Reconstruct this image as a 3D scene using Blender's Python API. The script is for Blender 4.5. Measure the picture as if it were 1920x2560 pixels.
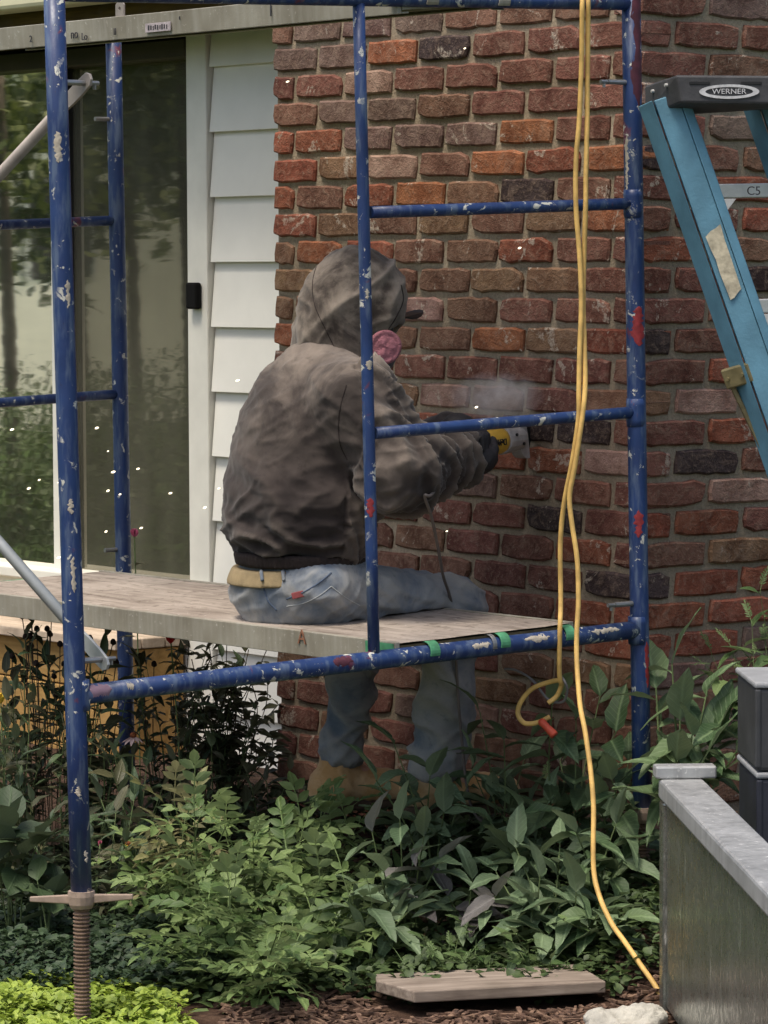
import bpy, bmesh, math, random
import numpy as np
from mathutils import Vector, Matrix, Euler, noise
random.seed(7)
R = random.Random(11)
SC = bpy.context.scene
COL = SC.collection
for o in list(bpy.data.objects):
    bpy.data.objects.remove(o)

# ------------------------------------------------------------------ camera, sky, sun, exposure
F = 9500.0                 # focal length in photo pixels (photo 1920 x 2560)
CAMH = 1.42
PITCH = math.atan((1280 - 672) / F)
ROLL = math.radians(-0.25)
CAMR = Matrix.Rotation(math.radians(90) - PITCH, 3, 'X') @ Matrix.Rotation(ROLL, 3, 'Z')
cam_data = bpy.data.cameras.new('camera')
cam = bpy.data.objects.new('camera', cam_data)
COL.objects.link(cam)
cam.location = (0, 0, CAMH)
cam.rotation_euler = CAMR.to_euler()
cam_data.sensor_fit = 'VERTICAL'
cam_data.sensor_height = 36.0
cam_data.sensor_width = 27.0
cam_data.lens = 36.0 * F / 2560
cam_data.clip_end = 500
SC.camera = cam

SUN_EL, SUN_AZ = math.radians(68), math.radians(222)   # azimuth from +Y clockwise: behind the camera, a little to the left
world = bpy.data.worlds.new('World')
SC.world = world
world.use_nodes = True
wn = world.node_tree
sky = wn.nodes.new('ShaderNodeTexSky')
sky.sky_type = 'NISHITA'
sky.sun_disc = False
sky.sun_elevation = SUN_EL
sky.sun_rotation = SUN_AZ
sky.air_density = 1.0
sky.dust_density = 5.0
sky.ozone_density = 0.7
wn.nodes['Background'].inputs[1].default_value = 0.125
wn.links.new(sky.outputs[0], wn.nodes['Background'].inputs[0])
sun_d = bpy.data.lights.new('sun', 'SUN')
sun = bpy.data.objects.new('sun', sun_d)
COL.objects.link(sun)
sun_d.energy = 1.9
sun_d.angle = math.radians(18)
sun_d.color = (1.0, 0.92, 0.80)
to_sun = Vector((math.sin(SUN_AZ) * math.cos(SUN_EL), math.cos(SUN_AZ) * math.cos(SUN_EL), math.sin(SUN_EL)))
sun.rotation_euler = to_sun.to_track_quat('Z', 'Y').to_euler()
sun.location = to_sun * 30
SC.view_settings.view_transform = 'Standard'
SC.view_settings.look = 'None'
SC.view_settings.exposure = 0.74
SC.view_settings.gamma = 1.0
SC.view_settings.use_curve_mapping = False
SC.cycles.max_bounces = 8
SC.cycles.transparent_max_bounces = 12

# ------------------------------------------------------------------ house frame: x along the wall (left and away), y out of the wall, z up
TH = math.radians(52.5)
UU = Vector((-math.cos(TH), math.sin(TH), 0))
NN = Vector((-math.sin(TH), -math.cos(TH), 0))
ZZ = Vector((0, 0, 1))
def ray(px, py):
    d = CAMR @ Vector(((px - 960) / F, (1280 - py) / F, -1))
    return d / d.y
CAMP = Vector((0, 0, CAMH))
def P(px, py, D):
    return CAMP + ray(px, py) * D
_c = P(1600, 675, 8.363)
CORNER = Vector((_c.x, _c.y, 0))
MH = Matrix.Translation(CORNER) @ Matrix((UU, NN, ZZ)).transposed().to_4x4()
MHI = MH.inverted()
def hl(t, o, z):
    return MH @ Vector((t, o, z))
def hit(px, py, p0, n):
    d = ray(px, py)
    return CAMP + d * ((p0 - CAMP).dot(n) / d.dot(n))
def hitz(px, py, z):
    d = ray(px, py)
    return CAMP + d * ((z - CAMH) / d.z)
def wall_px(px, py, o=0.0):          # point of the plane parallel to the left wall at distance o, local coords
    return MHI @ hit(px, py, hl(0, o, 0), NN)
def side_px(px, py, t=0.0):
    return MHI @ hit(px, py, hl(t, 0, 0), UU)

# ------------------------------------------------------------------ helpers
MATW = {}
def thing(name, label=None, cat=None, M=None, group=None, kind=None):
    o = bpy.data.objects.new(name, None)
    o.empty_display_size = 0.05
    COL.objects.link(o)
    M = M.copy() if M is not None else Matrix.Identity(4)
    o.matrix_world = M
    MATW[o.name] = M
    if label: o['label'] = label
    if cat: o['category'] = cat
    if group: o['group'] = group
    if kind: o['kind'] = kind
    return o
def tag(o, label, cat, group=None):
    o['label'] = label; o['category'] = cat
    if group: o['group'] = group
    return o
def mesh_obj(name, me, mat, parent=None, M=None, label=None, kind=None):
    """object using mesh me; M is its WORLD matrix"""
    o = bpy.data.objects.new(name, me)
    COL.objects.link(o)
    if mat is not None:
        if len(me.materials) == 0:
            me.materials.append(mat)
    M = M if M is not None else (MATW[parent.name] if parent else Matrix.Identity(4))
    if parent:
        o.parent = parent
        o.matrix_basis = MATW[parent.name].inverted() @ M
    else:
        o.matrix_world = M
    MATW[o.name] = M.copy()
    if label: o['label'] = label
    if kind: o['kind'] = kind
    return o
def build(name, bm, mat, parent=None, smooth=False, label=None, kind=None, M=None, bevel=0.0, sub=0):
    """bm holds WORLD coordinates"""
    M = M if M is not None else (MATW[parent.name] if parent else Matrix.Identity(4))
    bm.transform(M.inverted())
    bmesh.ops.recalc_face_normals(bm, faces=bm.faces)
    me = bpy.data.meshes.new(name)
    bm.to_mesh(me); bm.free()
    if smooth:
        me.polygons.foreach_set('use_smooth', [True] * len(me.polygons))
    o = mesh_obj(name, me, mat, parent, M, label, kind)
    if bevel:
        b = o.modifiers.new('bevel', 'BEVEL'); b.width = bevel; b.segments = 2; b.limit_method = 'ANGLE'
        b.harden_normals = False
    if sub:
        s = o.modifiers.new('sub', 'SUBSURF'); s.levels = sub; s.render_levels = sub
    return o
def BM():
    return bmesh.new()
def box(bm, M, x, y, z):
    vs = [bm.verts.new(M @ Vector((a, b, c))) for a in x for b in y for c in z]
    for f in ((0, 1, 3, 2), (4, 6, 7, 5), (0, 4, 5, 1), (2, 3, 7, 6), (0, 2, 6, 4), (1, 5, 7, 3)):
        bm.faces.new([vs[i] for i in f])
    return vs
def hexa(bm, c):   # 8 corners, bottom 4 then top 4, same winding
    vs = [bm.verts.new(p) for p in c]
    for f in ((0, 3, 2, 1), (4, 5, 6, 7), (0, 1, 5, 4), (1, 2, 6, 5), (2, 3, 7, 6), (3, 0, 4, 7)):
        bm.faces.new([vs[i] for i in f])
def tube(bm, pts, r, n=12, cap=True):
    pts = [Vector(p) for p in pts]
    rs = r if isinstance(r, (list, tuple)) else [r] * len(pts)
    rings = []
    t0 = (pts[1] - pts[0]).normalized()
    a = t0.orthogonal().normalized()
    for i, p in enumerate(pts):
        if i == 0: t = t0
        elif i == len(pts) - 1: t = (pts[i] - pts[i - 1]).normalized()
        else: t = ((pts[i + 1] - p).normalized() + (p - pts[i - 1]).normalized()).normalized()
        a = (a - t * a.dot(t))
        a = a.normalized() if a.length > 1e-6 else t.orthogonal().normalized()
        b = t.cross(a)
        rings.append([bm.verts.new(p + (a * math.cos(k * 2 * math.pi / n) + b * math.sin(k * 2 * math.pi / n)) * rs[i]) for k in range(n)])
    for i in range(len(rings) - 1):
        for k in range(n):
            bm.faces.new((rings[i][k], rings[i][(k + 1) % n], rings[i + 1][(k + 1) % n], rings[i + 1][k]))
    if cap:
        bm.faces.new(rings[0][::-1]); bm.faces.new(rings[-1])
def spline(pts, k=8):
    """Catmull-Rom through pts"""
    pts = [Vector(p) for p in pts]
    q = [pts[0] * 2 - pts[1]] + pts + [pts[-1] * 2 - pts[-2]]
    out = []
    for i in range(1, len(q) - 2):
        for j in range(k):
            t = j / k
            out.append(0.5 * ((2 * q[i]) + (q[i + 1] - q[i - 1]) * t + (2 * q[i - 1] - 5 * q[i] + 4 * q[i + 1] - q[i + 2]) * t * t
                              + (3 * q[i] - q[i - 1] - 3 * q[i + 1] + q[i + 2]) * t ** 3))
    out.append(pts[-1])
    return out
def frame(p, x, z):
    """matrix with x axis ~x, z axis ~z at p"""
    x = x.normalized(); y = z.cross(x).normalized(); z = x.cross(y)
    M = Matrix((x, y, z)).transposed().to_4x4(); M.translation = p
    return M

# ------------------------------------------------------------------ materials
def s2l(c):
    return tuple(((v / 12.92) if v <= 0.04045 else ((v + 0.055) / 1.055) ** 2.4) for v in c)
class NM:
    def __init__(s, name):
        s.m = bpy.data.materials.new(name); s.m.use_nodes = True
        s.t = s.m.node_tree; s.n = s.t.nodes; s.b = s.n['Principled BSDF']; s.out = s.n['Material Output']
    def node(s, typ, **kw):
        x = s.n.new(typ)
        for k, v in kw.items():
            if k.startswith('i_'): x.inputs[k[2:].replace('_', ' ')].default_value = v
            else: setattr(x, k, v)
        return x
    def link(s, a, b): s.t.links.new(a, b)
    def coord(s, kind='Object', scale=None):
        tc = s.node('ShaderNodeTexCoord')
        if scale is None: return tc.outputs[kind]
        mp = s.node('ShaderNodeMapping'); mp.inputs['Scale'].default_value = scale
        s.link(tc.outputs[kind], mp.inputs[0]); return mp.outputs[0]
    def noise(s, vec, scale, detail=4, rough=0.55, dist=0.0):
        x = s.node('ShaderNodeTexNoise'); x.inputs['Scale'].default_value = scale
        x.inputs['Detail'].default_value = detail; x.inputs['Roughness'].default_value = rough
        x.inputs['Distortion'].default_value = dist
        s.link(vec, x.inputs['Vector']); return x.outputs['Fac']
    def ramp(s, fac, stops, interp='LINEAR'):
        x = s.node('ShaderNodeValToRGB'); cr = x.color_ramp; cr.interpolation = interp
        while len(cr.elements) < len(stops): cr.elements.new(0.5)
        for e, (p, c) in zip(cr.elements, stops):
            e.position = p; e.color = (c, c, c, 1) if isinstance(c, (int, float)) else (*c, 1)
        if fac is not None: s.link(fac, x.inputs[0])
        return x.outputs[0]
    def mix(s, fac, a, b, mode='MIX'):
        x = s.node('ShaderNodeMix', data_type='RGBA', blend_type=mode)
        for v, i in ((fac, 0), (a, 6), (b, 7)):
            if isinstance(v, (int, float)): x.inputs[i].default_value = v if i == 0 else (v, v, v, 1)
            elif isinstance(v, tuple): x.inputs[i].default_value = (*v, 1)
            else: s.link(v, x.inputs[i])
        return x.outputs[2]
    def math(s, op, a, b=None):
        x = s.node('ShaderNodeMath', operation=op)
        for v, i in ((a, 0), (b, 1)):
            if v is None: continue
            if isinstance(v, (int, float)): x.inputs[i].default_value = v
            else: s.link(v, x.inputs[i])
        return x.outputs[0]
    def bump(s, h, strength=0.3, dist=0.01):
        x = s.node('ShaderNodeBump'); x.inputs['Strength'].default_value = strength; x.inputs['Distance'].default_value = dist
        s.link(h, x.inputs['Height']); s.link(x.outputs[0], s.b.inputs['Normal'])
    def set(s, color=None, rough=None, metal=None, spec=None):
        for v, k in ((color, 'Base Color'), (rough, 'Roughness'), (metal, 'Metallic'), (spec, 'Specular IOR Level')):
            if v is None: continue
            if isinstance(v, (int, float)): s.b.inputs[k].default_value = v
            elif isinstance(v, tuple): s.b.inputs[k].default_value = (*v, 1)
            else: s.link(v, s.b.inputs[k])
        return s.m
def simple(name, c, rough=0.6, metal=0.0, var=0.25, scale=12, bump=0.15, bscale=60, bdist=0.004, spec=0.4):
    m = NM(name); v = m.coord()
    n = m.noise(v, scale, 5)
    lo = tuple(x * (1 - var) for x in c); hi = tuple(min(1, x * (1 + var)) for x in c)
    m.set(m.ramp(n, [(0.3, lo), (0.7, hi)]), rough, metal, spec)
    if bump: m.bump(m.noise(v, bscale, 4), bump, bdist)
    return m.m

def mat_brick():
    """one brick clay; the object's own colour (obj.color) carries the tone it was fired to"""
    m = NM('brick_clay'); v = m.coord('Object'); oi = m.node('ShaderNodeObjectInfo')
    add = m.node('ShaderNodeVectorMath', operation='ADD'); m.link(v, add.inputs[0])
    sc = m.node('ShaderNodeVectorMath', operation='SCALE'); m.link(oi.outputs['Location'], sc.inputs[0]); sc.inputs['Scale'].default_value = 7.3
    m.link(sc.outputs[0], add.inputs[1]); v = add.outputs[0]
    n1 = m.noise(v, 14, 5, 0.6); n2 = m.noise(v, 90, 4, 0.7); n3 = m.noise(v, 260, 2, 0.5)
    base = oi.outputs['Color']
    c = m.mix(m.ramp(n1, [(0.38, 0.0), (0.60, 0.9)]), base, m.mix(1.0, base, (0.50, 0.42, 0.40), 'MULTIPLY'))
    n4 = m.noise(v, 32, 5, 0.7, 0.8)
    c = m.mix(m.ramp(n4, [(0.50, 0.0), (0.64, 0.55)]), c, m.mix(0.5, base, (0.30, 0.21, 0.15)))
    c = m.mix(m.ramp(n2, [(0.54, 0.0), (0.70, 0.5)]), c, (0.26, 0.19, 0.14))
    c = m.mix(m.ramp(n3, [(0.62, 0.0), (0.75, 0.5)]), c, (0.05, 0.03, 0.025))
    # lime and mortar smears, scarce, with a shape of their own
    sm = m.noise(v, 7, 6, 0.7, 1.2)
    wt = m.ramp(m.math('MULTIPLY', m.ramp(sm, [(0.555, 0.0), (0.62, 1.0)]), n2), [(0.42, 0.0), (0.55, 0.7)])
    c = m.mix(wt, c, (0.42, 0.36, 0.29))
    m.set(c, m.ramp(n1, [(0.3, 0.75), (0.7, 0.95)]), 0.0, 0.25)
    h = m.math('ADD', m.math('MULTIPLY', n2, 0.7), m.math('MULTIPLY', n3, 0.3))
    m.bump(m.math('ADD', h, m.math('MULTIPLY', n4, 0.9)), 0.8, 0.006)
    return m.m
def mat_mortar():
    m = NM('mortar'); v = m.coord('Object')
    n1 = m.noise(v, 5, 5); n2 = m.noise(v, 120, 5, 0.7)
    c = m.ramp(n1, [(0.3, (0.25, 0.20, 0.14)), (0.55, (0.34, 0.28, 0.20)), (0.75, (0.44, 0.37, 0.28))])
    c = m.mix(m.ramp(n2, [(0.35, 0.5), (0.6, 0.0)]), c, (0.13, 0.10, 0.07))
    m.set(c, 0.95, 0, 0.2); m.bump(n2, 0.8, 0.004)
    return m.m
def mat_blue():
    m = NM('blue_scaffold_paint'); v = m.coord('Object')
    n1 = m.noise(v, 6, 4); n2 = m.noise(v, 38, 6, 0.65, 0.6); n3 = m.noise(v, 9, 5, 0.6, 0.8); n4 = m.noise(v, 160, 3)
    vs = m.coord('Object', (1, 1, 0.16)); st = m.noise(vs, 55, 5, 0.6)
    c = m.ramp(n1, [(0.3, (0.009, 0.023, 0.085)), (0.7, (0.017, 0.046, 0.150))])
    c = m.mix(m.ramp(st, [(0.50, 0.0), (0.66, 0.7)]), c, (0.10, 0.14, 0.21))          # rubbed, chalky streaks
    c = m.mix(m.ramp(n4, [(0.66, 0.0), (0.76, 0.6)]), c, (0.03, 0.03, 0.06))
    red = m.ramp(n3, [(0.625, 0.0), (0.67, 0.75)])
    c = m.mix(red, c, (0.14, 0.025, 0.03))                                              # old red paint
    sp = m.math('MULTIPLY', m.ramp(n2, [(0.60, 0.0), (0.625, 1.0)]), m.ramp(n3, [(0.40, 0.0), (0.5, 1.0)]))
    c = m.mix(sp, c, (0.50, 0.50, 0.44))                                                # mortar splashes
    m.set(c, m.ramp(n2, [(0.4, 0.38), (0.7, 0.7)]), 0.0, 0.45)
    m.bump(m.math('ADD', sp, m.math('MULTIPLY', n4, 0.25)), 0.35, 0.002)
    return m.m
def mat_grain(name, c0, c1, c2, axis=0, sc=14, rough=0.85, dirt=(0.1, 0.08, 0.06)):
    m = NM(name); s = [sc * 4.5] * 3; s[axis] = sc * 0.35
    v = m.coord('Object', tuple(s)); vo = m.coord('Object')
    n = m.noise(v, 1.0, 6, 0.6, 0.5); n2 = m.noise(vo, 9, 5, 0.6)
    c = m.ramp(n, [(0.3, c0), (0.5, c1), (0.72, c2)])
    c = m.mix(m.ramp(n2, [(0.5, 0.0), (0.75, 0.6)]), c, dirt)
    m.set(c, rough, 0, 0.25); m.bump(n, 0.4, 0.003)
    return m.m
M_BRICK = mat_brick(); M_MORTAR = mat_mortar(); M_BLUE = mat_blue()
M_WHITE = simple('white_vinyl', (0.73, 0.72, 0.655), 0.5, var=0.06, scale=5, bump=0.05)
M_TRIM = simple('white_trim_paint', (0.67, 0.66, 0.59), 0.45, var=0.08, scale=9, bump=0.05)
M_CREAM = simple('cream_gutter_paint', (0.55, 0.53, 0.36), 0.5, var=0.12, scale=6, bump=0.05)
M_BROWNWOOD = mat_grain('stained_brown_wood', (0.035, 0.022, 0.007), (0.075, 0.048, 0.012), (0.12, 0.08, 0.02), 0, 12)
M_OCHRE = mat_grain('ochre_wood', (0.26, 0.15, 0.045), (0.36, 0.215, 0.07), (0.46, 0.29, 0.11), 0, 9, 0.75, (0.20, 0.13, 0.06))
M_DECK = mat_grain('weathered_step_top', (0.36, 0.28, 0.20), (0.46, 0.37, 0.28), (0.52, 0.44, 0.34), 0, 10)
M_STEEL = simple('zinc_steel', (0.30, 0.30, 0.29), 0.45, 0.75, 0.25, 20, 0.1)
M_TAUPE = simple('dusty_brace_steel', (0.30, 0.27, 0.24), 0.6, 0.3, 0.2, 16, 0.1)
M_RUST = simple('rusty_screw_steel', (0.17, 0.115, 0.08), 0.8, 0.2, 0.4, 40, 0.5, 200, 0.002)
M_BLACK = simple('black_plastic', (0.012, 0.012, 0.013), 0.5, 0, 0.2, 30, 0.05)
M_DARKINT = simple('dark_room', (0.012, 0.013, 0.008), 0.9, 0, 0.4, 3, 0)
M_GREENP = simple('green_hook_paint', (0.07, 0.26, 0.13), 0.6, 0, 0.35, 30, 0.2)
def mat_alu_rail():
    m = NM('worn_aluminium_rail'); v = m.coord('Object'); n1 = m.noise(v, 7, 5); n2 = m.noise(v, 70, 5, 0.7)
    vs = m.coord('Object', (60, 60, 7)); st = m.noise(vs, 1.0, 4)
    c = m.ramp(n1, [(0.3, (0.21, 0.19, 0.145)), (0.7, (0.33, 0.31, 0.25))])
    c = m.mix(m.ramp(st, [(0.45, 0.0), (0.8, 0.5)]), c, (0.42, 0.41, 0.36))
    c = m.mix(m.ramp(n2, [(0.62, 0.0), (0.70, 0.9)]), c, (0.52, 0.50, 0.44))
    m.set(c, 0.62, 0.25, 0.4); m.bump(n2, 0.3, 0.002); return m.m
M_ALU = mat_alu_rail()
def mat_plytop():
    m = NM('dusty_plywood'); v = m.coord('Object', (3, 30, 30)); vo = m.coord('Object')
    n = m.noise(v, 1.3, 5, 0.6, 0.7); n2 = m.noise(vo, 25, 6, 0.7); n3 = m.noise(vo, 3.5, 4)
    c = m.ramp(n, [(0.3, (0.15, 0.125, 0.10)), (0.5, (0.26, 0.22, 0.185)), (0.7, (0.36, 0.315, 0.265))])
    c = m.mix(m.ramp(n3, [(0.42, 0.0), (0.68, 0.6)]), c, (0.42, 0.37, 0.32))   # mortar dust
    c = m.mix(m.ramp(n2, [(0.54, 0.0), (0.64, 0.75)]), c, (0.12, 0.095, 0.075)); c = m.mix(m.ramp(m.noise(vo, 60, 4, .7), [(0.66, 0.0), (0.70, 0.8)]), c, (0.55, 0.52, 0.47))
    m.set(c, 0.92, 0, 0.2); m.bump(n2, 0.5, 0.004); return m.m
M_PLY = mat_plytop()
M_PLYDARK = mat_grain('dark_plywood_underside', (0.045, 0.036, 0.016), (0.075, 0.06, 0.028), (0.11, 0.09, 0.045), 0, 10)
def mat_glass(name, refl, tint, haze_film=0.1):
    """double glazing seen from outside: mirror of the yard over a dim room"""
    m = NM(name); v = m.coord('Object')
    gl = m.node('ShaderNodeBsdfGlossy'); gl.inputs['Roughness'].default_value = 0.022
    gl.inputs['Color'].default_value = (*tint, 1)
    tr = m.node('ShaderNodeBsdfTransparent'); tr.inputs[0].default_value = (0.62, 0.64, 0.56, 1)
    bp = m.node('ShaderNodeBump'); bp.inputs['Strength'].default_value = 0.07; bp.inputs['Distance'].default_value = 0.004
    vs = m.coord('Object', (1.0, 1.0, 6.0))
    m.link(m.noise(vs, 1.6, 3, 0.5), bp.inputs['Height'])
    m.link(bp.outputs[0], gl.inputs['Normal'])
    fr = m.node('ShaderNodeFresnel'); fr.inputs['IOR'].default_value = 1.5
    mx = m.node('ShaderNodeMixShader')
    k = m.math('MULTIPLY', fr.outputs[0], refl); k = m.math('MINIMUM', k, 0.95)
    m.link(k, mx.inputs[0]); m.link(tr.outputs[0], mx.inputs[1]); m.link(gl.outputs[0], mx.inputs[2])
    df = m.node('ShaderNodeBsdfDiffuse'); df.inputs[0].default_value = (0.34, 0.33, 0.25, 1); m2 = m.node('ShaderNodeMixShader')  # haze painted over the pane as a dusty film, lifting dark reflections
    m.link(m.ramp(m.noise(m.coord('Object', (3, 3, 1)), 2.5, 4), [(0.3, haze_film * .7), (0.7, haze_film * 1.3)]), m2.inputs[0]); m.link(mx.outputs[0], m2.inputs[1]); m.link(df.outputs[0], m2.inputs[2])
    m.link(m2.outputs[0], m.out.inputs[0]); return m.m

# ================================================================== GROUND
WALL_BACK = 0.40           # the sided house wall stands this far behind the brick face
def gz(x, y):
    p = MHI @ Vector((x, y, 0))
    rise = 0.15 * max(0.0, min(1.0, (0.60 - p.y) / 0.45)) if p.y > 0 or p.x < 0 else 0.15
    return -0.065 + rise + 0.012 * noise.noise(Vector((x * 3, y * 3, 0))) + 0.006 * noise.noise(Vector((x * 11, y * 11, 4)))
def mat_ground():
    m = NM('mulch_and_lawn'); v = m.coord('Object')
    n = m.noise(v, 26, 7, 0.7); n2 = m.noise(v, 3, 4); n3 = m.noise(v, 90, 4, 0.7)
    mul = m.ramp(n, [(0.3, (0.022, 0.012, 0.008)), (0.5, (0.06, 0.034, 0.022)), (0.68, (0.13, 0.08, 0.052))])
    lawn = m.ramp(n3, [(0.3, (0.02, 0.045, 0.008)), (0.7, (0.07, 0.12, 0.02))])
    sep = m.node('ShaderNodeSeparateXYZ'); m.link(v, sep.inputs[0])
    far = m.math('GREATER_THAN', m.math('ADD', m.math('MULTIPLY', m.math('ABSOLUTE', sep.outputs[0]), 1.0), m.math('MULTIPLY', n2, 0.6)), 2.6)
    m.set(m.mix(far, mul, lawn), 0.95, 0, 0.2); m.bump(n, 0.8, 0.02); return m.m
def ground():
    bm = BM(); g = []
    xs = sorted(set([-60, -40, -25, -15, -8, -5, -3] + [round(-2 + i * 0.08, 3) for i in range(51)] + [3, 5, 8, 15, 30, 60]))
    ys = sorted(set([-40, -20, -8, 0, 3, 5] + [round(6 + i * 0.08, 3) for i in range(63)] + [12, 14, 18, 26, 40, 60, 90]))
    for x in xs:
        g.append([bm.verts.new((x, y, gz(x, y))) for y in ys])
    for i in range(len(xs) - 1):
        for j in range(len(ys) - 1):
            bm.faces.new((g[i][j], g[i + 1][j], g[i + 1][j + 1], g[i][j + 1]))
    o = build('ground', bm, mat_ground(), smooth=True, kind='structure')
ground()

# ================================================================== BRICK WALL (left face and right face of one projecting block)
BRH, BRL, CO = 0.0555, 0.190, 0.0677
Z0 = (MHI @ hit(720, 150, hl(0, 0, 0), NN)).z        # centre height of course 0
wallT = thing('brick_wall', 'old red and brown brick corner wall with wide tan mortar joints behind the scaffold', 'brick wall', MH)
T_LEFT = wall_px(685, 700).x
LR = 2.2                   # length of the right face
bm = BM()
box(bm, MH, (0.008, T_LEFT - 0.008), (-WALL_BACK - 0.3, -0.009), (-0.15, 2.9))
box(bm, MH, (0.008, 0.35), (-LR, -WALL_BACK - 0.3), (-0.15, 2.9))
build('mortar_bed', bm, M_MORTAR, wallT)
def brick_mesh(L, seed, rough=1.0):
    """front face on +y, centred; depth 0.09"""
    rr = random.Random(seed)
    bm = BM(); n = 0
    per = []
    def edge(a, b, k):
        for i in range(k): per.append((a[0] + (b[0] - a[0]) * i / k, a[1] + (b[1] - a[1]) * i / k))
    hx, hz = L / 2, BRH / 2; c = 0.006
    kx = 6 if L > 0.14 else 3
    edge((-hx + c, -hz), (hx - c, -hz), kx); edge((hx, -hz + c), (hx, hz - c), 2)
    edge((hx - c, hz), (-hx + c, hz), kx); edge((-hx, hz - c), (-hx, -hz + c), 2)
    j = 0.0015 * rough
    per = [(x + rr.uniform(-j, j), z + rr.uniform(-j, j)) for x, z in per]
    if rr.random() < 0.3 * rough:       # a chipped corner
        i = rr.choice([0, kx, kx + 2, 2 * kx + 2]) % len(per)
        x, z = per[i]; per[i] = (x * 0.95, z * 0.80)
    back = [bm.verts.new((x, -0.09, z)) for x, z in per]
    mid = [bm.verts.new((x, -0.0045, z)) for x, z in per]
    fr = [bm.verts.new((x * (1 - 0.0045 / hx), rr.uniform(-0.0005, 0.0003), z * (1 - 0.0045 / hz))) for x, z in per]
    k = len(per)
    for a, b in ((back, mid), (mid, fr)):
        for i in range(k): bm.faces.new((a[i], a[(i + 1) % k], b[(i + 1) % k], b[i]))
    ctr = bm.verts.new((0, 0.0002, 0))
    for i in range(k): bm.faces.new((fr[i], fr[(i + 1) % k], ctr))
    me = bpy.data.meshes.new('brick'); bmesh.ops.recalc_face_normals(bm, faces=bm.faces); bm.to_mesh(me); bm.free()
    me.materials.append(M_BRICK)
    return me
BRV = {}
def brick_get(L, v):
    L = round(L, 2 if L < 0.17 else 3); k = (L, v)
    if k not in BRV: BRV[k] = brick_mesh(L, hash((round(L * 1000), v)) & 0xffff, 1.0 + 0.8 * (v % 3 == 0))
    return BRV[k]
TONE = {'m': (0.185, 0.080, 0.058), 'b': (0.190, 0.100, 0.066), 'o': (0.31, 0.120, 0.056), 'r': (0.260, 0.088, 0.050),
        'k': (0.055, 0.037, 0.036), 'g': (0.195, 0.130, 0.105), 't': (0.215, 0.125, 0.072), 'p': (0.33, 0.21, 0.165), 'd': (0.115, 0.060, 0.046)}
ROWS = {0: 'ggokmmm', 1: 'mmpmmmmm', 2: 'bggbmmm', 3: 'rrgggomm', 4: 'rtpboro', 5: 'rbrotkbm', 6: 'rtbtbto', 7: 'torbbrmm', 8: 'tbbbttm',
        9: 'ttbpbmmm', 10: 'ombbotr', 11: 'mbbmmmmb', 12: 'tbtpbmt', 13: 'rmbrmkkm', 14: 'bmbmrrp', 15: 'mbbkgbmm', 16: 'bmmmmkm', 17: 'mmbbmmrm',
        18: 'bmbbmmk', 19: 'mbbmmmrr', 20: 'bmmbmmr', -1: 'bgggbbb', -2: 'mmgbmmmm'}
ROWS_R = {0: 'mmm', 1: 'mb', 4: 'kbb', 8: 'mmk', 9: 'mb', 10: 'kmm', 11: 'mr', 12: 'tpm', 13: 'mr', 14: 'mkm', 15: 'mp', 16: 'rrm', 17: 'bt', 18: 'krr', 19: 'rr', 20: 'rr'}
def put_brick(center_t, center_r, zc, L, face, tone):
    me = brick_get(L, R.randrange(9))
    o = bpy.data.objects.new('brick', me); COL.objects.link(o); o.parent = wallT
    proud = R.uniform(-0.0015, 0.0025)
    rot = R.uniform(-0.012, 0.012)
    if face == 'L':
        o.matrix_basis = Matrix.Translation((center_t, proud, zc + R.uniform(-.0012, .0012))) @ Matrix.Rotation(rot, 4, 'Y') @ Matrix.Rotation(math.pi if R.random() < .5 else 0, 4, 'Y')
    else:
        o.matrix_basis = Matrix.Translation((-proud, -center_r, zc)) @ Matrix.Rotation(math.pi / 2, 4, 'Z') @ Matrix.Rotation(rot, 4, 'Y') @ Matrix.Rotation(math.pi if R.random() < .5 else 0, 4, 'Y')
    c = TONE[tone]; k = R.uniform(0.85, 1.15); h = R.uniform(0.94, 1.06)
    o.color = (c[0] * k, c[1] * k * h, c[2] * k, 1)
POOL = 'mmmmmmmmmbbbbbtttrrggpd'
def course_joints(even, n=None):
    J = [0.010]
    if even:   # from the corner: stretcher first on the left face
        a = [0.2032]; 
    return a
for k in range(-5, 30):
    zc = Z0 - CO * k
    even = (k % 2 == 0)
    # left face, t measured from the corner (0) to T_LEFT
    UB = T_LEFT / 6.9
    first = UB if even else UB * 0.5
    edges = [0.0, first]
    while edges[-1] + UB < T_LEFT - 0.25 * UB: edges.append(edges[-1] + UB + R.uniform(-.003, .003))
    edges.append(T_LEFT + 0.005)
    tones = ROWS.get(k, '')
    nb = len(edges) - 1
    for i in range(nb):
        a, b = edges[i], edges[i + 1]
        a2 = a if i == 0 else a + R.uniform(.005, .0085)
        b2 = b - (R.uniform(.005, .0085) if i < nb - 1 else .002)
        idx = nb - 1 - i
        tone = tones[idx] if idx < len(tones) else R.choice(POOL)
        put_brick((a2 + b2) / 2, 0, zc, b2 - a2, 'L', tone)
    # left face end (return) is hidden; right face
    first = 0.1016 if even else 0.2032
    e = [0.0, first]
    while e[-1] < 1.35: e.append(e[-1] + 0.2032 + R.uniform(-.003, .003))
    tones = ROWS_R.get(k, '')
    for i in range(len(e) - 1):
        a2 = e[i] + (0.0015 if i == 0 else 0.0065); b2 = e[i + 1] - 0.0065
        tone = tones[i] if i < len(tones) else R.choice(POOL)
        put_brick(0, (a2 + b2) / 2, zc, b2 - a2, 'R', tone)

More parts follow.
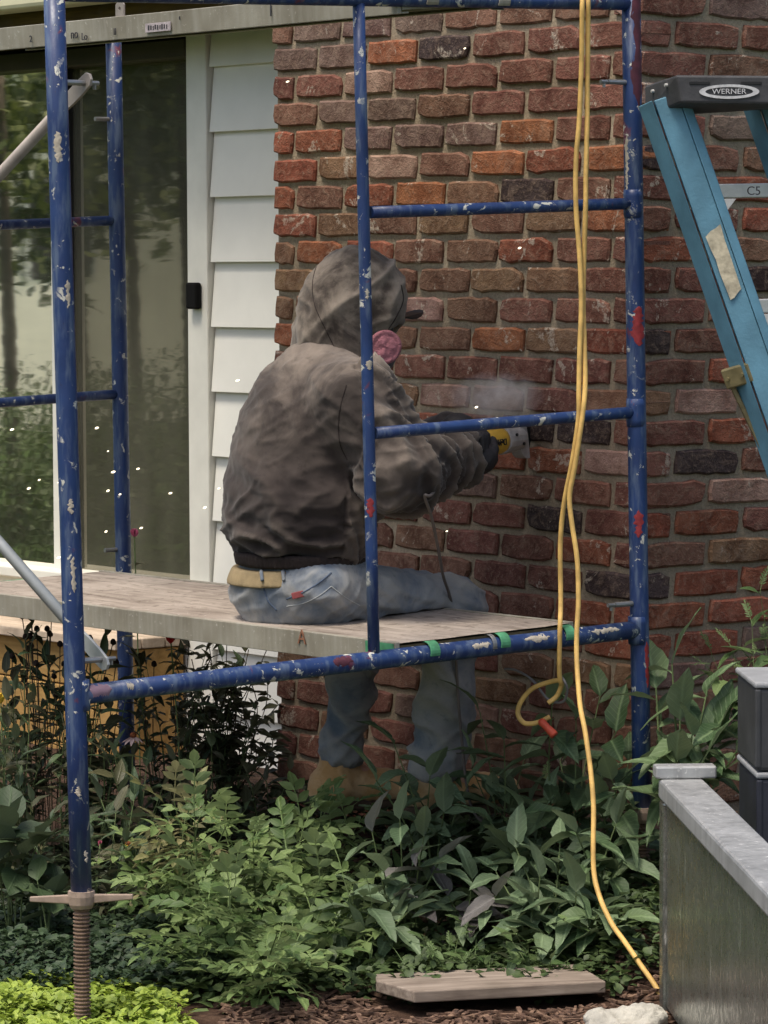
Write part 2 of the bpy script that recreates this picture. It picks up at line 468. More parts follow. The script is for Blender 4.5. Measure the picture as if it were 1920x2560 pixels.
# ================================================================== HOUSE WALL WITH SIDING, CASING AND SLIDING DOOR
WO = -WALL_BACK
def wp(px, py, d=0.0): return wall_px(px, py, WO + d)
houseT = thing('siding_wall', 'white lapped siding strip between the patio door casing and the brick', 'house wall', MH)
t_sid0, t_sid1 = T_LEFT - 0.02, wp(541, 700).x       # siding from the brick to the casing
t_cas1 = wp(489, 700).x                               # casing
lap_y = [163, 328, 493, 657, 819, 983, 1143, 1306]
zs = [wp(600, y).z for y in lap_y]
pitch = (zs[0] - zs[-1]) / 7
z = zs[0] + 2 * pitch
while z > 0.0:
    bm = BM(); t0, t1 = t_sid0 - 0.15, t_sid1
    M = MH
    y0 = WO
    hexa(bm, [M @ Vector(c) for c in ((t0, y0 - .02, z - pitch), (t1, y0 - .02, z - pitch), (t1, y0 + .020, z - pitch), (t0, y0 + .020, z - pitch),
                                      (t0, y0 - .02, z + .01), (t1, y0 - .02, z + .01), (t1, y0 + .003, z + .01), (t0, y0 + .003, z + .01))])
    build('siding_board', bm, M_WHITE, houseT, bevel=0.0015)
    z -= pitch
bm = BM(); box(bm, MH, (t_sid0 - 0.15, 6.5), (WO - 0.30, WO - 0.26), (-0.1, 3.4))
# back wall panel kept well behind so the door has a room depth
bm.free()
bm = BM(); box(bm, MH, (t_sid0 - 0.15, t_sid1), (WO - 0.12, WO - 0.02), (-0.1, 3.0))
build('wall_sheathing', bm, M_DARKINT, houseT)
# casing J channel strip
bm = BM(); box(bm, MH, (t_sid1 + 0.004, t_cas1), (WO - 0.02, WO + 0.028), (wp(500, 1450).z - 0.05, 2.25))
casing_z0 = wp(500, 1450).z - 0.05
doorT = thing('patio_door', 'large sliding glass patio door in a white frame reflecting the yard', 'patio door', MH)
build('door_casing', bm, M_TRIM, doorT, bevel=0.004)
z_sill = wp(300, 1440).z; z_head = wp(300, 158).z
t_mul0, t_mul1 = wp(138, 700).x, wp(120, 700).x      # meeting stile seen as a thin white bar
t_end = t_mul1 + 1.0
GL1 = mat_glass('glass_with_screen', 5.5, (0.60, 0.56, 0.46), 0.16)
GL2 = mat_glass('glass_bare', 12.0, (1.0, 0.97, 0.86), 0.05)
bm = BM(); box(bm, MH, (t_cas1 + .002, t_mul0 - 0.002), (WO - 0.062, WO - 0.056), (z_sill, z_head)); build('door_pane', bm, GL1, doorT)
bm = BM(); box(bm, MH, (t_mul1 + 0.002, t_end), (WO - 0.032, WO - 0.026), (z_sill, z_head)); build('door_pane', bm, GL2, doorT)
bm = BM(); box(bm, MH, (t_mul0, t_mul1), (WO - 0.075, WO - 0.010), (z_sill - .01, z_head + .01)); build('door_stile', bm, M_TRIM, doorT, bevel=0.003)
bm = BM(); box(bm, MH, (t_mul0 - 0.016, t_mul0 - 0.001), (WO - 0.07, WO - 0.03), (z_sill - .01, z_head + .01)); build('door_gasket', bm, M_BLACK, doorT, bevel=0.002)
M_HEAD = simple('dark_door_head', (0.035, 0.026, 0.012), 0.6, 0, 0.3, 8, 0.1)
bm = BM(); box(bm, MH, (t_cas1 + 0.002, t_end), (WO - 0.08, WO + 0.03), (z_head, z_head + 0.05)); build('door_head', bm, M_HEAD, doorT, bevel=0.003)
bm = BM(); box(bm, MH, (t_cas1 - 0.10, t_end), (WO - 0.09, WO + 0.055), (z_sill - 0.03, z_sill)); build('door_sill', bm, M_TRIM, doorT, bevel=0.004)
bm = BM(); box(bm, MH, (t_end, t_end + 0.09), (WO - 0.08, WO + 0.028), (z_sill, 2.25)); build('door_casing', bm, M_TRIM, doorT, bevel=0.004)
# pull handle on the closing edge
hz0, hz1 = wp(484, 772).z, wp(484, 706).z
bm = BM(); box(bm, MH, (wp(497, 740, .04).x, wp(472, 740, .04).x), (WO + 0.030, WO + 0.052), (hz0, hz1)); build('door_handle', bm, simple('matt_black_handle', (0.008, 0.008, 0.008), .9, 0, .1, 5, 0, spec=.1), doorT, bevel=0.006)
# the dim room behind the glass
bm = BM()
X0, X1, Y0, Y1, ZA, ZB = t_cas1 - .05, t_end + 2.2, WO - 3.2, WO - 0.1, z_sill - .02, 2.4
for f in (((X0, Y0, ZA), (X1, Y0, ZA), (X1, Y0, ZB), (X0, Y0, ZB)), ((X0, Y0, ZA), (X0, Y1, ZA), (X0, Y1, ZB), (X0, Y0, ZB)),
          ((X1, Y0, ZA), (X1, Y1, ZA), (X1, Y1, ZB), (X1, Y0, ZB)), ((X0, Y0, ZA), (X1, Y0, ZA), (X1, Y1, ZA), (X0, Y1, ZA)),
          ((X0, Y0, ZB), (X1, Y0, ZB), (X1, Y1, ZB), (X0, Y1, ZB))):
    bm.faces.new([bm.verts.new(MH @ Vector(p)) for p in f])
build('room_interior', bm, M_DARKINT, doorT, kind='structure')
# a dark curtain hanging inside, olive
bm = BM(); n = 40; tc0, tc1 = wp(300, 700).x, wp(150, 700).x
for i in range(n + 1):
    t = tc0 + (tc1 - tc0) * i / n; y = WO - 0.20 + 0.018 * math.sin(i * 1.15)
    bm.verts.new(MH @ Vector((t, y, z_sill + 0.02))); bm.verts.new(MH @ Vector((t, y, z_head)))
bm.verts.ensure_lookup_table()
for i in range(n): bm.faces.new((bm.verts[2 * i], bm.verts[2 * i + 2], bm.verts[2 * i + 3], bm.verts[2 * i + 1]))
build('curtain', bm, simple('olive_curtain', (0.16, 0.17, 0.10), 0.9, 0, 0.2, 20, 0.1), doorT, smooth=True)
# white skirt below the door, wooden step in front
skirtT = thing('door_skirt', 'white painted skirt board under the sliding door sill', 'skirt board', MH)
bm = BM(); box(bm, MH, (t_sid1 + 0.004, t_end + .3), (WO - 0.05, WO + 0.02), (-0.1, z_sill - 0.032)); build('skirt_panel', bm, M_WHITE, skirtT, bevel=0.003)
stepT = thing('wooden_step', 'yellow ochre wooden step box with weathered tan top under the patio door', 'wooden step', MH)
SO = WO + 0.25
z_st = wall_px(60, 1568, SO).z; t_st0 = wall_px(300, 1640, SO).x
bz = [z_st - 0.028 - i * 0.118 for i in range(5)]
for i in range(3):
    bm = BM(); y0 = WO + 0.024 + i * 0.078
    box(bm, MH, (t_st0, t_end + .6), (y0, y0 + 0.074 + (0.012 if i == 2 else 0)), (z_st - 0.028, z_st)); build('top_board', bm, M_DECK, stepT, bevel=0.003)
for i in range(4):
    bm = BM(); box(bm, MH, (t_st0 + 0.015, t_end + .58), (SO - 0.04, SO - 0.018 + (0.003 if i % 2 else 0)), (bz[i + 1], bz[i] - 0.004)); build('face_board', bm, M_OCHRE, stepT, bevel=0.003)
bm = BM(); box(bm, MH, (t_st0 + 0.015, t_st0 + 0.037), (WO + 0.03, SO - 0.042), (bz[4], bz[0] - .004)); build('side_board', bm, M_OCHRE, stepT, bevel=0.003)
# eave: soffit, fascia, gutter
eaveT = thing('roof_eave', 'brown wooden fascia under a cream gutter above the patio door', 'eave', MH)
EO = WO + 0.22
ef0, ef1 = wall_px(60, 90, EO).z, wall_px(60, 22, EO).z
t_e0 = T_LEFT + 0.02
bm = BM(); box(bm, MH, (t_e0, t_end + 2), (EO - 0.03, EO), (ef0 - 0.03, ef1)); build('fascia', bm, M_BROWNWOOD, eaveT, bevel=0.003)
bm = BM(); box(bm, MH, (t_e0, t_end + 2), (WO - 0.02, EO - 0.032), (ef0 - 0.015, ef0)); build('soffit', bm, M_BROWNWOOD, eaveT)
bm = BM(); box(bm, MH, (t_e0, t_end + 2), (EO + 0.002, EO + 0.11), (ef1 - 0.012, ef1 + 0.10)); build('gutter', bm, M_CREAM, eaveT, bevel=0.012)
bm = BM(); hexa(bm, [MH @ Vector(c) for c in ((t_e0, WO - .5, ef1 + .35), (t_end + 2, WO - .5, ef1 + .35), (t_end + 2, EO + .02, ef1 + .102), (t_e0, EO + .02, ef1 + .102),
                                              (t_e0, WO - .5, ef1 + .40), (t_end + 2, WO - .5, ef1 + .40), (t_end + 2, EO + .02, ef1 + .15), (t_e0, EO + .02, ef1 + .15))])
build('roof_edge', bm, M_BROWNWOOD, eaveT)

# ================================================================== SCAFFOLD
DR = 8.2
PR = P(1592, 1000, DR)                      # a point of the near frame's right post
NF_N = UU                                    # the near frame stands in the plane with this normal
def nf(px, py): return hit(px, py, PR, NF_N)
PB = PR + UU * 2.02
def bf(px, py): return hit(px, py, PB, NF_N)
def weld(bm, p, r):                          # small bead of weld
    tube(bm, [p - ZZ * r * .3, p + ZZ * r * .3], r, 10)
def frame_part(name, a, b, r, root, n=16, mat=None):
    bm = BM(); k = 6
    pts = [a.lerp(b, i / k) for i in range(k + 1)]
    tube(bm, pts, r, n); return build(name, bm, mat or M_BLUE, root, smooth=False)
def smooth_obj(o, ang=40):
    me = o.data
    me.polygons.foreach_set('use_smooth', [len(p.vertices) == 4 for p in me.polygons])
def scaffold(label, f, group):
    base = f(203, 2225) if f is nf else f(318, 1800)
    return thing('steel_scaffold', label, 'scaffold', frame(base, -NN, ZZ), group)
near = scaffold('nearest blue steel scaffold frame with ladder rungs, white paint splashes and red patches', nf, 'blue scaffold end frames')
rp, rm = 0.0205, 0.0125
pL0, pL1 = nf(134, -60), nf(203.5, 2232)
pR0, pR1 = nf(1577, -60), nf(1605, 2022)
pM0, pM1 = nf(896.5, 0), nf(935, 1642)
for a, b in ((pL0, pL1), (pR0, pR1)):
    smooth_obj(frame_part('post', a, b, rp, near, 20))
smooth_obj(frame_part('mid_post', pM0, pM1, rm, near, 14))
smooth_obj(frame_part('top_bar', nf(152, -16), nf(1570, 8), 0.0155, near, 16))
smooth_obj(frame_part('bottom_bar', nf(204, 1737), nf(1590, 1574), 0.0195, near, 20))
for a, b in (((925, 531), (1578, 509)), ((936, 1083), (1588, 1030))):
    smooth_obj(frame_part('rung', nf(*a), nf(*b), rm, near, 14))
for q in (nf(1583, 509), nf(1590, 1031), nf(1594, 1575), nf(198, 1738)):
    bm = BM(); d = (pR1 - pR0).normalized()
    tube(bm, [q - d * .03, q - d * .016, q + d * .016, q + d * .03], [rp + .0002, rp + .0009, rp + .0009, rp + .0002], 18, cap=True)
    smooth_obj(build('weld_collar', bm, M_BLUE, near))
def pin(p, d, root, L=0.05, latch=True):
    bm = BM(); tube(bm, [p, p + d * L], 0.0058, 10); build('brace_pin', bm, M_STEEL, root)
    if latch:
        bm = BM(); q = p + d * (L + .001); tube(bm, [q, q + d * 0.018], 0.0046, 8); 
        tube(bm, [q + d * .009 + ZZ * .004, q + d * .009 - ZZ * .012], 0.0035, 6); build('pin_latch', bm, M_STEEL, root)
VD = -NN.normalized()
vR = VD
pin(nf(1563, 206), -vR, near); pin(nf(1580, 1509), -vR, near)
pin(nf(165, 206), vR, near, 0.055); pin(nf(208, 1652), vR, near, 0.055)
back = scaffold('farther blue scaffold frame at the left behind the plank, in front of the glass door', bf, 'blue scaffold end frames')
smooth_obj(frame_part('post', bf(283, 60), bf(319, 1960), rp, back, 20))
q0 = bf(300, 1500); 
lq = bf(-640, 60); 
def bfl(w, z_off, p):  # point w metres to the camera-left of p in the frame
    return p - VD * w + ZZ * z_off
W = 1.455
bL0 = bfl(W, -.05, bf(283, 60)); bL1 = bfl(W, -.05, bf(319, 1960))
smooth_obj(frame_part('post', bL0, bL1, rp, back, 20))
m0 = bfl(0.70, -.02, bf(283, 60)); m1 = bfl(0.70, -.02, bf(312, 1460))
smooth_obj(frame_part('mid_post', m0, m1, rm, back, 14))
for y in (551, 985):
    a = bf(292 if y < 700 else 300, y); smooth_obj(frame_part('rung', a, bfl(0.70, -.026, a), rm, back, 14))
a = bf(311, 1462); smooth_obj(frame_part('bottom_bar', a, bfl(W, -.05, a), 0.0195, back, 20))
a = bf(284, 92); smooth_obj(frame_part('top_bar', a, bfl(W, -.05, a), 0.0155, back, 16))
pin(bf(272, 298), -vR, back, 0.042, False); pin(bf(296, 1374), -vR, back, 0.042, False)
# old paint patches of their own shape, wrapped on the tubes
M_REDP = simple('old_red_paint', (0.24, 0.025, 0.028), .6, 0, .35, 60, .3, 120, .001)
M_MAROON = simple('maroon_primer', (0.075, 0.018, 0.03), .65, 0, .35, 40, .3, 120, .001)
M_BEIGEP = simple('beige_mortar_smear', (0.40, 0.36, 0.29), .9, 0, .25, 60, .6, 200, .002)
def patch(a, b, f, px, py, r, h, half, turn, mat, seed):
    rr = random.Random(seed); d = (b - a).normalized(); q = f(px, py); c = a + d * (q - a).dot(d)
    e = (CAMP - c); e = (e - d * e.dot(d)).normalized(); e = Matrix.Rotation(turn, 3, d) @ e; s_ = d.cross(e)
    bm = BM(); n = 16; rows = []
    for i in range(n + 1):
        t = -1 + 2 * i / n; w = half * max(.10, (1 - abs(t) ** 5)) * rr.uniform(.40, 1.15); o_ = rr.uniform(-.12, .12)
        rows.append([bm.verts.new(c + d * (t * h / 2) + (e * math.cos(o_ + w * u) + s_ * math.sin(o_ + w * u)) * (r + (.0009 if abs(u) < 1 else .0001))) for u in (-1, -.5, 0, .5, 1)])
    for i in range(n):
        for j_ in range(4): bm.faces.new((rows[i][j_], rows[i][j_ + 1], rows[i + 1][j_ + 1], rows[i + 1][j_]))
    build('paint_patch', bm, mat, near, smooth=True)
for k_, (a, b, px, py, r, h, hw, tn, m_) in enumerate(((pR0, pR1, 1583, 815, rp, .085, .9, -.35, M_REDP), (pR0, pR1, 1594, 1308, rp, .06, .5, -.1, M_REDP), (pR0, pR1, 1578, 120, rp, .26, .75, -.7, M_MAROON), (pR0, pR1, 1598, 1660, rp, .10, .4, -.9, M_REDP),
      (pR0, pR1, 1590, 390, rp, .085, .28, .75, M_BEIGEP), (pR0, pR1, 1592, 455, rp, .05, .22, .8, M_BEIGEP), (pM0, pM1, 928, 1268, rm, .040, .8, 0, M_REDP), (pM0, pM1, 922, 912, rm, .020, .6, -.4, M_BEIGEP), (pM0, pM1, 905, 735, rm, .022, .35, -.3, M_BEIGEP),
      (pL0, pL1, 152, 368, rp, .060, .36, .1, M_BEIGEP), (pL0, pL1, 160, 735, rp, .055, .30, -.5, M_BEIGEP), (pL0, pL1, 168, 1265, rp, .030, .30, -.1, M_BEIGEP), (pL0, pL1, 176, 1435, rp, .070, .26, -.15, M_BEIGEP), (pL0, pL1, 199, 1975, rp, .020, .28, 0, M_BEIGEP), (pL0, pL1, 188, 2140, rp, .024, .25, -.6, M_BEIGEP))):
    patch(a, b, nf, px, py, r, h, hw, tn, m_, k_ + 50)
bba, bbb = nf(204, 1737), nf(1590, 1574)
for k_, (px, py, h, hw, m_) in enumerate(((845, 1652, .05, .6, M_MAROON), (240, 1732, .05, .8, simple('faded_primer', (.20, .13, .17), .7)), (1190, 1612, .05, .35, M_BEIGEP), (1330, 1594, .07, .4, M_BEIGEP), (1500, 1574, .08, .35, M_BEIGEP), (314, 1710, .016, .5, M_BEIGEP))):
    patch(bba, bbb, nf, px, py, .0195, h, hw, -.3, m_, k_ + 90)
# screw jacks
def jack(label, p, handle_dir, hl_, below, mat):
    root = thing('screw_jack', label, 'screw jack', frame(p, VD, ZZ), 'screw jacks under the scaffold posts')
    bm = BM(); n = 260; r = 0.0155; turns = below / 0.0075
    rings = []
    zt = 0.0
    prof = []
    k = int(turns) * 4
    for i in range(k + 1):
        prof.append((-i * below / k, 0.0135 if i % 4 in (0, 3) else 0.0172))
    pts = [p + ZZ * a for a, _ in prof]; tube(bm, pts, [b for _, b in prof], 14)
    build('threaded_rod', bm, M_RUST, root)
    bm = BM(); tube(bm, [p + ZZ * .004, p - ZZ * .006, p - ZZ * .022, p - ZZ * .03], [0.026, 0.027, 0.025, 0.021], 16)
    build('collar_nut', bm, mat, root)
    h = handle_dir
    for s in (-1, 1):
        bm = BM()
        a = p + h * s * .02 - ZZ * .012; b = p + h * s * hl_ - ZZ * (.010)
        w = h.cross(ZZ).normalized() * .006
        hexa(bm, [a - w - ZZ * .009, a + w - ZZ * .009, b + w * .7 - ZZ * .005, b - w * .7 - ZZ * .005, a - w + ZZ * .009, a + w + ZZ * .009, b + w * .7 + ZZ * .005, b - w * .7 + ZZ * .005])
        build('handle_bar', bm, mat, root, bevel=0.002)
    bm = BM(); g = p - ZZ * below
    box(bm, Matrix.Translation(g), (-.07, .07), (-.07, .07), (-.008, .0)); build('base_plate', bm, M_RUST, root, bevel=0.002)
    return root
M_HANDLE = simple('dusty_brown_casting', (0.30, 0.23, 0.18), 0.75, 0.1, 0.3, 30, 0.4, 90, 0.002)
gl_ = gz(pL1.x, pL1.y); jack('rusty threaded screw jack with a wing handle under the left scaffold post', pL1, Vector((1, -.12, 0.04)).normalized(), 0.102, pL1.z - gl_, M_HANDLE)
gr_ = gz(pR1.x, pR1.y); jack('screw jack half hidden by leaves under the right scaffold post', pR1, Vector((1, .2, 0.0)).normalized(), 0.06, pR1.z - gr_, M_HANDLE)
# cross braces to the far left post of the back frame
up = nf(214, 206); lo = nf(256, 1652)
upb = bL0 + (bL1 - bL0) * 0.09 + VD * .05; lob = bL0 + (bL1 - bL0) * 0.66 + VD * .05
def brace(label, a, b, mat):
    root = thing('cross_brace', label, 'cross brace', frame(a, (b - a), ZZ), 'cross braces of the scaffold')
    d = (b - a).normalized()
    bm = BM(); s = d.cross(VD).normalized()
    a0 = a + d * .06; b0 = b - d * .06
    tube(bm, [a0 + d * .045, a0.lerp(b0, .5), b0 - d * .045], 0.0118, 14); o = build('brace_tube', bm, mat, root); smooth_obj(o)
    for q, dd in ((a, d), (b, -d)):
        bm = BM(); w = s * 0.0165; th = VD * 0.003
        pr = [(-.022, .35), (-.012, .9), (.02, 1.0), (.06, .95), (.105, .72)]
        vs = []
        for x, k in pr:
            c = q + dd * x
            vs.append([bm.verts.new(c + w * k + th), bm.verts.new(c - w * k + th), bm.verts.new(c - w * k - th), bm.verts.new(c + w * k - th)])
        for i in range(len(vs) - 1):
            for j in range(4): bm.faces.new((vs[i][j], vs[i][(j + 1) % 4], vs[i + 1][(j + 1) % 4], vs[i + 1][j]))
        bm.faces.new(vs[0]); bm.faces.new(vs[-1][::-1])
        build('flat_end', bm, mat, root, bevel=0.001)
M_GALV = simple('grey_galvanised_tube', (0.33, 0.35, 0.35), 0.5, 0.35, 0.15, 14, 0.1)
brace('taupe scaffold brace running down to the left from the upper pin', up, lob, M_TAUPE)
brace('pale grey scaffold brace rising to the left from the lower pin', lo, upb, M_GALV)

# planks -----------------------------------------------------------
def plank(label, nearR, nearL, L, under_cut, extras):
    """aluminium and plywood plank; nearR / nearL are its top corners on the near bar"""
    xa = UU.copy(); ya = (nearL - nearR).normalized(); Wd = (nearL - nearR).length
    za = xa.cross(ya).normalized(); xa = ya.cross(za).normalized()
    M = Matrix((xa, ya, za)).transposed().to_4x4(); M.translation = nearR
    root = thing('scaffold_plank', label, 'scaffold plank', M, 'scaffold planks')
    tk = 0.050
    bm = BM(); nx, ny = 70, 14
    g = []
    for i in range(nx + 1):
        col = []
        for j in range(ny + 1):
            x = L * i / nx; y = 0.012 + (Wd - 0.024) * j / ny
            e = 0.0015 * noise.noise(Vector((x * 9, y * 9, 1.3))) + 0.0012 * noise.noise(Vector((x * 30, y * 30, 9)))
            col.append(bm.verts.new(M @ Vector((x, y, -0.001 + e))))
        g.append(col)
    for i in range(nx):
        for j in range(ny): bm.faces.new((g[i][j], g[i + 1][j], g[i + 1][j + 1], g[i][j + 1]))
    build('plywood_deck', bm, M_PLY, root, smooth=True)
    bm = BM(); box(bm, M, (0.001, L - .001), (0.0125, Wd - .0125), (-0.014, -0.006)); build('plywood_underside', bm, M_PLYDARK, root)
    for y0, y1 in ((0, 0.012), (Wd - 0.012, Wd)):
        bm = BM(); n = 24
        for i in range(n):
            pass
        box(bm, M, (0, L), (y0, y1), (-tk, 0.002)); yi = (y1, y1 + .02) if y0 == 0 else (y0 - .02, y0)
        box(bm, M, (0.001, L - .001), (yi[0] + (.0005 if y0 == 0 else 0), yi[1] - (.0005 if y0 else 0)), (-tk, -tk + .004))
        build('side_rail', bm, M_ALU, root, bevel=0.0015)
    for i in range(5):
        x = 0.22 + i * (L - .44) / 4; bm = BM(); box(bm, M, (x - .02, x + .02), (0.0135, Wd - .0135), (-tk + .006, -0.0145)); build('cross_rib', bm, M_ALU, root, bevel=0.001)
    for s in (0, L):
        bm = BM(); box(bm, M, (s + (.0 if s == 0 else -.02), s + (.02 if s == 0 else 0)), (0.0135, Wd - .0135), (-tk + .008, -0.0148)); build('end_channel', bm, extras['end'], root, bevel=0.001)
    return root, M, Wd, tk
def hook(root, c, d, r, w, mat, arc=(-50, 200)):
    """strap hooked over the bar: c centre on the bar, d bar direction"""
    bm = BM(); n = 16; x = UU * 1.0; t = 0.0035
    rings = []
    for i in range(n + 1):
        a = math.radians(arc[0] + (arc[1] - arc[0]) * i / n)
        dr = x * math.cos(a) + ZZ * math.sin(a)
        rings.append([bm.verts.new(c + dr * rr_ + d * ww) for rr_, ww in ((r + .0008, -w), (r + t, -w), (r + t, w), (r + .0008, w))])
    for i in range(n):
        for j in range(4): bm.faces.new((rings[i][j], rings[i][(j + 1) % 4], rings[i + 1][(j + 1) % 4], rings[i + 1][j]))
    bm.faces.new(rings[0]); bm.faces.new(rings[-1][::-1])
    return build('plank_hook', bm, mat, root, bevel=0.0008)
lp_nr, lp_nl = nf(1434, 1556), nf(988, 1609)
PL_L = 1.83
lowp, MP, WP, TK = plank('dusty scaffold plank that the seated worker sits on', lp_nr, lp_nl, PL_L, 0, {'end': M_GREENP})
bard = (nf(1590, 1574) - nf(204, 1737)).normalized()
for px, py, m_ in ((1073, 1629, M_GREENP), (1249, 1608, M_GREENP), (1411, 1589, M_GREENP), (1222, 1612, M_STEEL)):
    hook(lowp, nf(px, py), bard, 0.0195, 0.0125 if m_ is M_GREENP else .005, m_)
bm = BM(); box(bm, MP, (PL_L + 0.001, PL_L + 0.05), (WP - .30, WP + .02), (-TK - .004, -0.006)); build('end_hook_plate', bm, M_GREENP, lowp, bevel=0.003)
bm = BM(); box(bm, MP, (0.004, 0.10), (WP + .0006, WP + .002), (-TK + .002, -0.001)); build('green_paint_mark', bm, M_GREENP, lowp)
def text_mesh(name, txt, size, M, mat, root, ext=0.0008):
    cu = bpy.data.curves.new('lettering', 'FONT'); cu.body = txt; cu.size = size; cu.extrude = ext; cu.align_x = 'CENTER'; cu.align_y = 'CENTER'
    to = bpy.data.objects.new('lettering', cu); COL.objects.link(to)
    me = bpy.data.meshes.new_from_object(to.evaluated_get(bpy.context.evaluated_depsgraph_get()))
    bpy.data.objects.remove(to); me.name = name
    me.materials.clear(); me.materials.append(mat)
    return mesh_obj(name, me, mat, root, M)
M_RUSTMARK = simple('rust_red_marking', (0.20, 0.09, 0.05), 0.9, 0, 0.4, 60, 0)
A = wall_px(756, 1594); pA = hit(756, 1594, MP @ Vector((0, WP, 0)), NN)
text_mesh('marked_letter', 'A', 0.045, frame(pA + NN * .0015, -UU, ZZ) @ Matrix.Rotation(math.pi / 2, 4, 'X'), M_RUSTMARK, lowp)
up_nr, up_nl = nf(1434, -56), nf(988, -26)
uplank, MU, WU, TU = plank('upper scaffold plank overhead with handwriting on its grey side rail', up_nr, up_nl, 2.13, 0, {'end': M_ALU})
tb = (nf(1570, 8) - nf(152, -16)).normalized()
for px, py in ((1070, 0), (1249, 3)):
    hook(uplank, nf(px, py), tb, 0.0155, 0.0155, M_ALU, (-80, 215))
M_INK = simple('black_marker_ink', (0.03, 0.03, 0.035), 0.8, 0, 0.1, 5, 0)
def on_rail(px, py): return hit(px, py, MU @ Vector((0, WU, 0)), NN)
RM = lambda p: frame(p + NN * .0012, -UU, ZZ) @ Matrix.Rotation(math.pi / 2, 4, 'X')
for txt, px, py, s in (('2', 78, 98, .022), ('no', 187, 86, .030), ('Lo', 212, 92, .024), ('II', 288, 80, .022), ("'", 450, 55, .03), ('1', 678, 28, .035)):
    text_mesh('handwritten_mark', txt, s, RM(on_rail(px, py)), M_INK, uplank)
bm = BM(); c = on_rail(396, 68); Ms = frame(c, -UU, ZZ)
box(bm, Ms, (-.045, .045), (-.0035, -.0005), (-.010, .010)); bm.free()
# a faded printed label on the rail
bm = BM(); Mc = MH.copy(); Mc.translation = c
box(bm, Mc, (-.050, .050), (.0006, .0020), (-.010, .010)); build('rail_label', bm, simple('faded_label', (0.34, 0.30, 0.31), 0.6, 0, 0.3, 60, 0), uplank, bevel=.0005)
for k_ in range(9):      # the print is too faded to read: only strokes are left
    Mq = Mc.copy(); Mq.translation = c + NN * .0022
    bm = BM(); box(bm, Mq, (-.038 + k_ * .0088, -.034 + k_ * .0088 + .001 * (k_ % 3)), (0, .0004), (-.005 + .001 * (k_ % 2), .004 + .001 * (k_ % 3))); build('label_print', bm, M_INK, uplank)
# upright tab with a hole at the far end of the upper plank
c = on_rail(284, 34); Mt = MH.copy(); Mt.translation = c - NN * .02
bm = BM()
ring = 14; hr = .0045; hc = (0, .012)
outer = []
pw, ph = .0165, .030
for a in range(ring):
    an = 2 * math.pi * a / ring
    ca, sa = math.cos(an), math.sin(an); k = min(pw / max(abs(ca), 1e-6), (ph) / max(abs(sa), 1e-6))
    outer.append((ca * k, sa * k))
for y, flip in ((0.0, 0), (0.004, 1)):
    ov = [bm.verts.new(Mt @ Vector((x, y, z))) for x, z in outer]
    iv = [bm.verts.new(Mt @ Vector((hc[0] + hr * math.cos(2 * math.pi * a / ring), y, hc[1] + hr * math.sin(2 * math.pi * a / ring)))) for a in range(ring)]
    for a in range(ring): bm.faces.new((ov[a], ov[(a + 1) % ring], iv[(a + 1) % ring], iv[a]))
    if flip:
        for a in range(ring):
            bm.faces.new((po[a], po[(a + 1) % ring], ov[(a + 1) % ring], ov[a])); bm.faces.new((pi_[a], pi_[(a + 1) % ring], iv[(a + 1) % ring], iv[a]))
    po, pi_ = ov, iv
build('drilled_tab', bm, M_TAUPE, uplank)

# ================================================================== IMPLICIT BODIES (smooth unions turned into one closed surface)
def sd_ell(p, c, r, A=None):
    q = p - np.array(c)
    if A is not None: q = q @ np.array(A).T
    r = np.array(r); k0 = np.linalg.norm(q / r, axis=-1); k1 = np.linalg.norm(q / (r * r), axis=-1)
    return k0 * (k0 - 1) / np.maximum(k1, 1e-9)
def sd_cone(p, a, b, ra, rb, sq=None):
    a = np.array(a); b = np.array(b); ba = b - a
    h = np.clip(((p - a) @ ba) / (ba @ ba), 0, 1)
    q = p - a - h[..., None] * ba
    if sq is not None:
        d = np.array(sq[0]); d = d / np.linalg.norm(d); c = q @ d
        q = q + (c * (1 / sq[1] - 1))[..., None] * d
        return (np.linalg.norm(q, axis=-1) - (ra + (rb - ra) * h)) * (0.5 + 0.5 * min(1, sq[1]))
    return np.linalg.norm(q, axis=-1) - (ra + (rb - ra) * h)
def smin(a, b, k):
    h = np.clip(0.5 + 0.5 * (b - a) / k, 0, 1)
    return b + (a - b) * h - k * h * (1 - h)
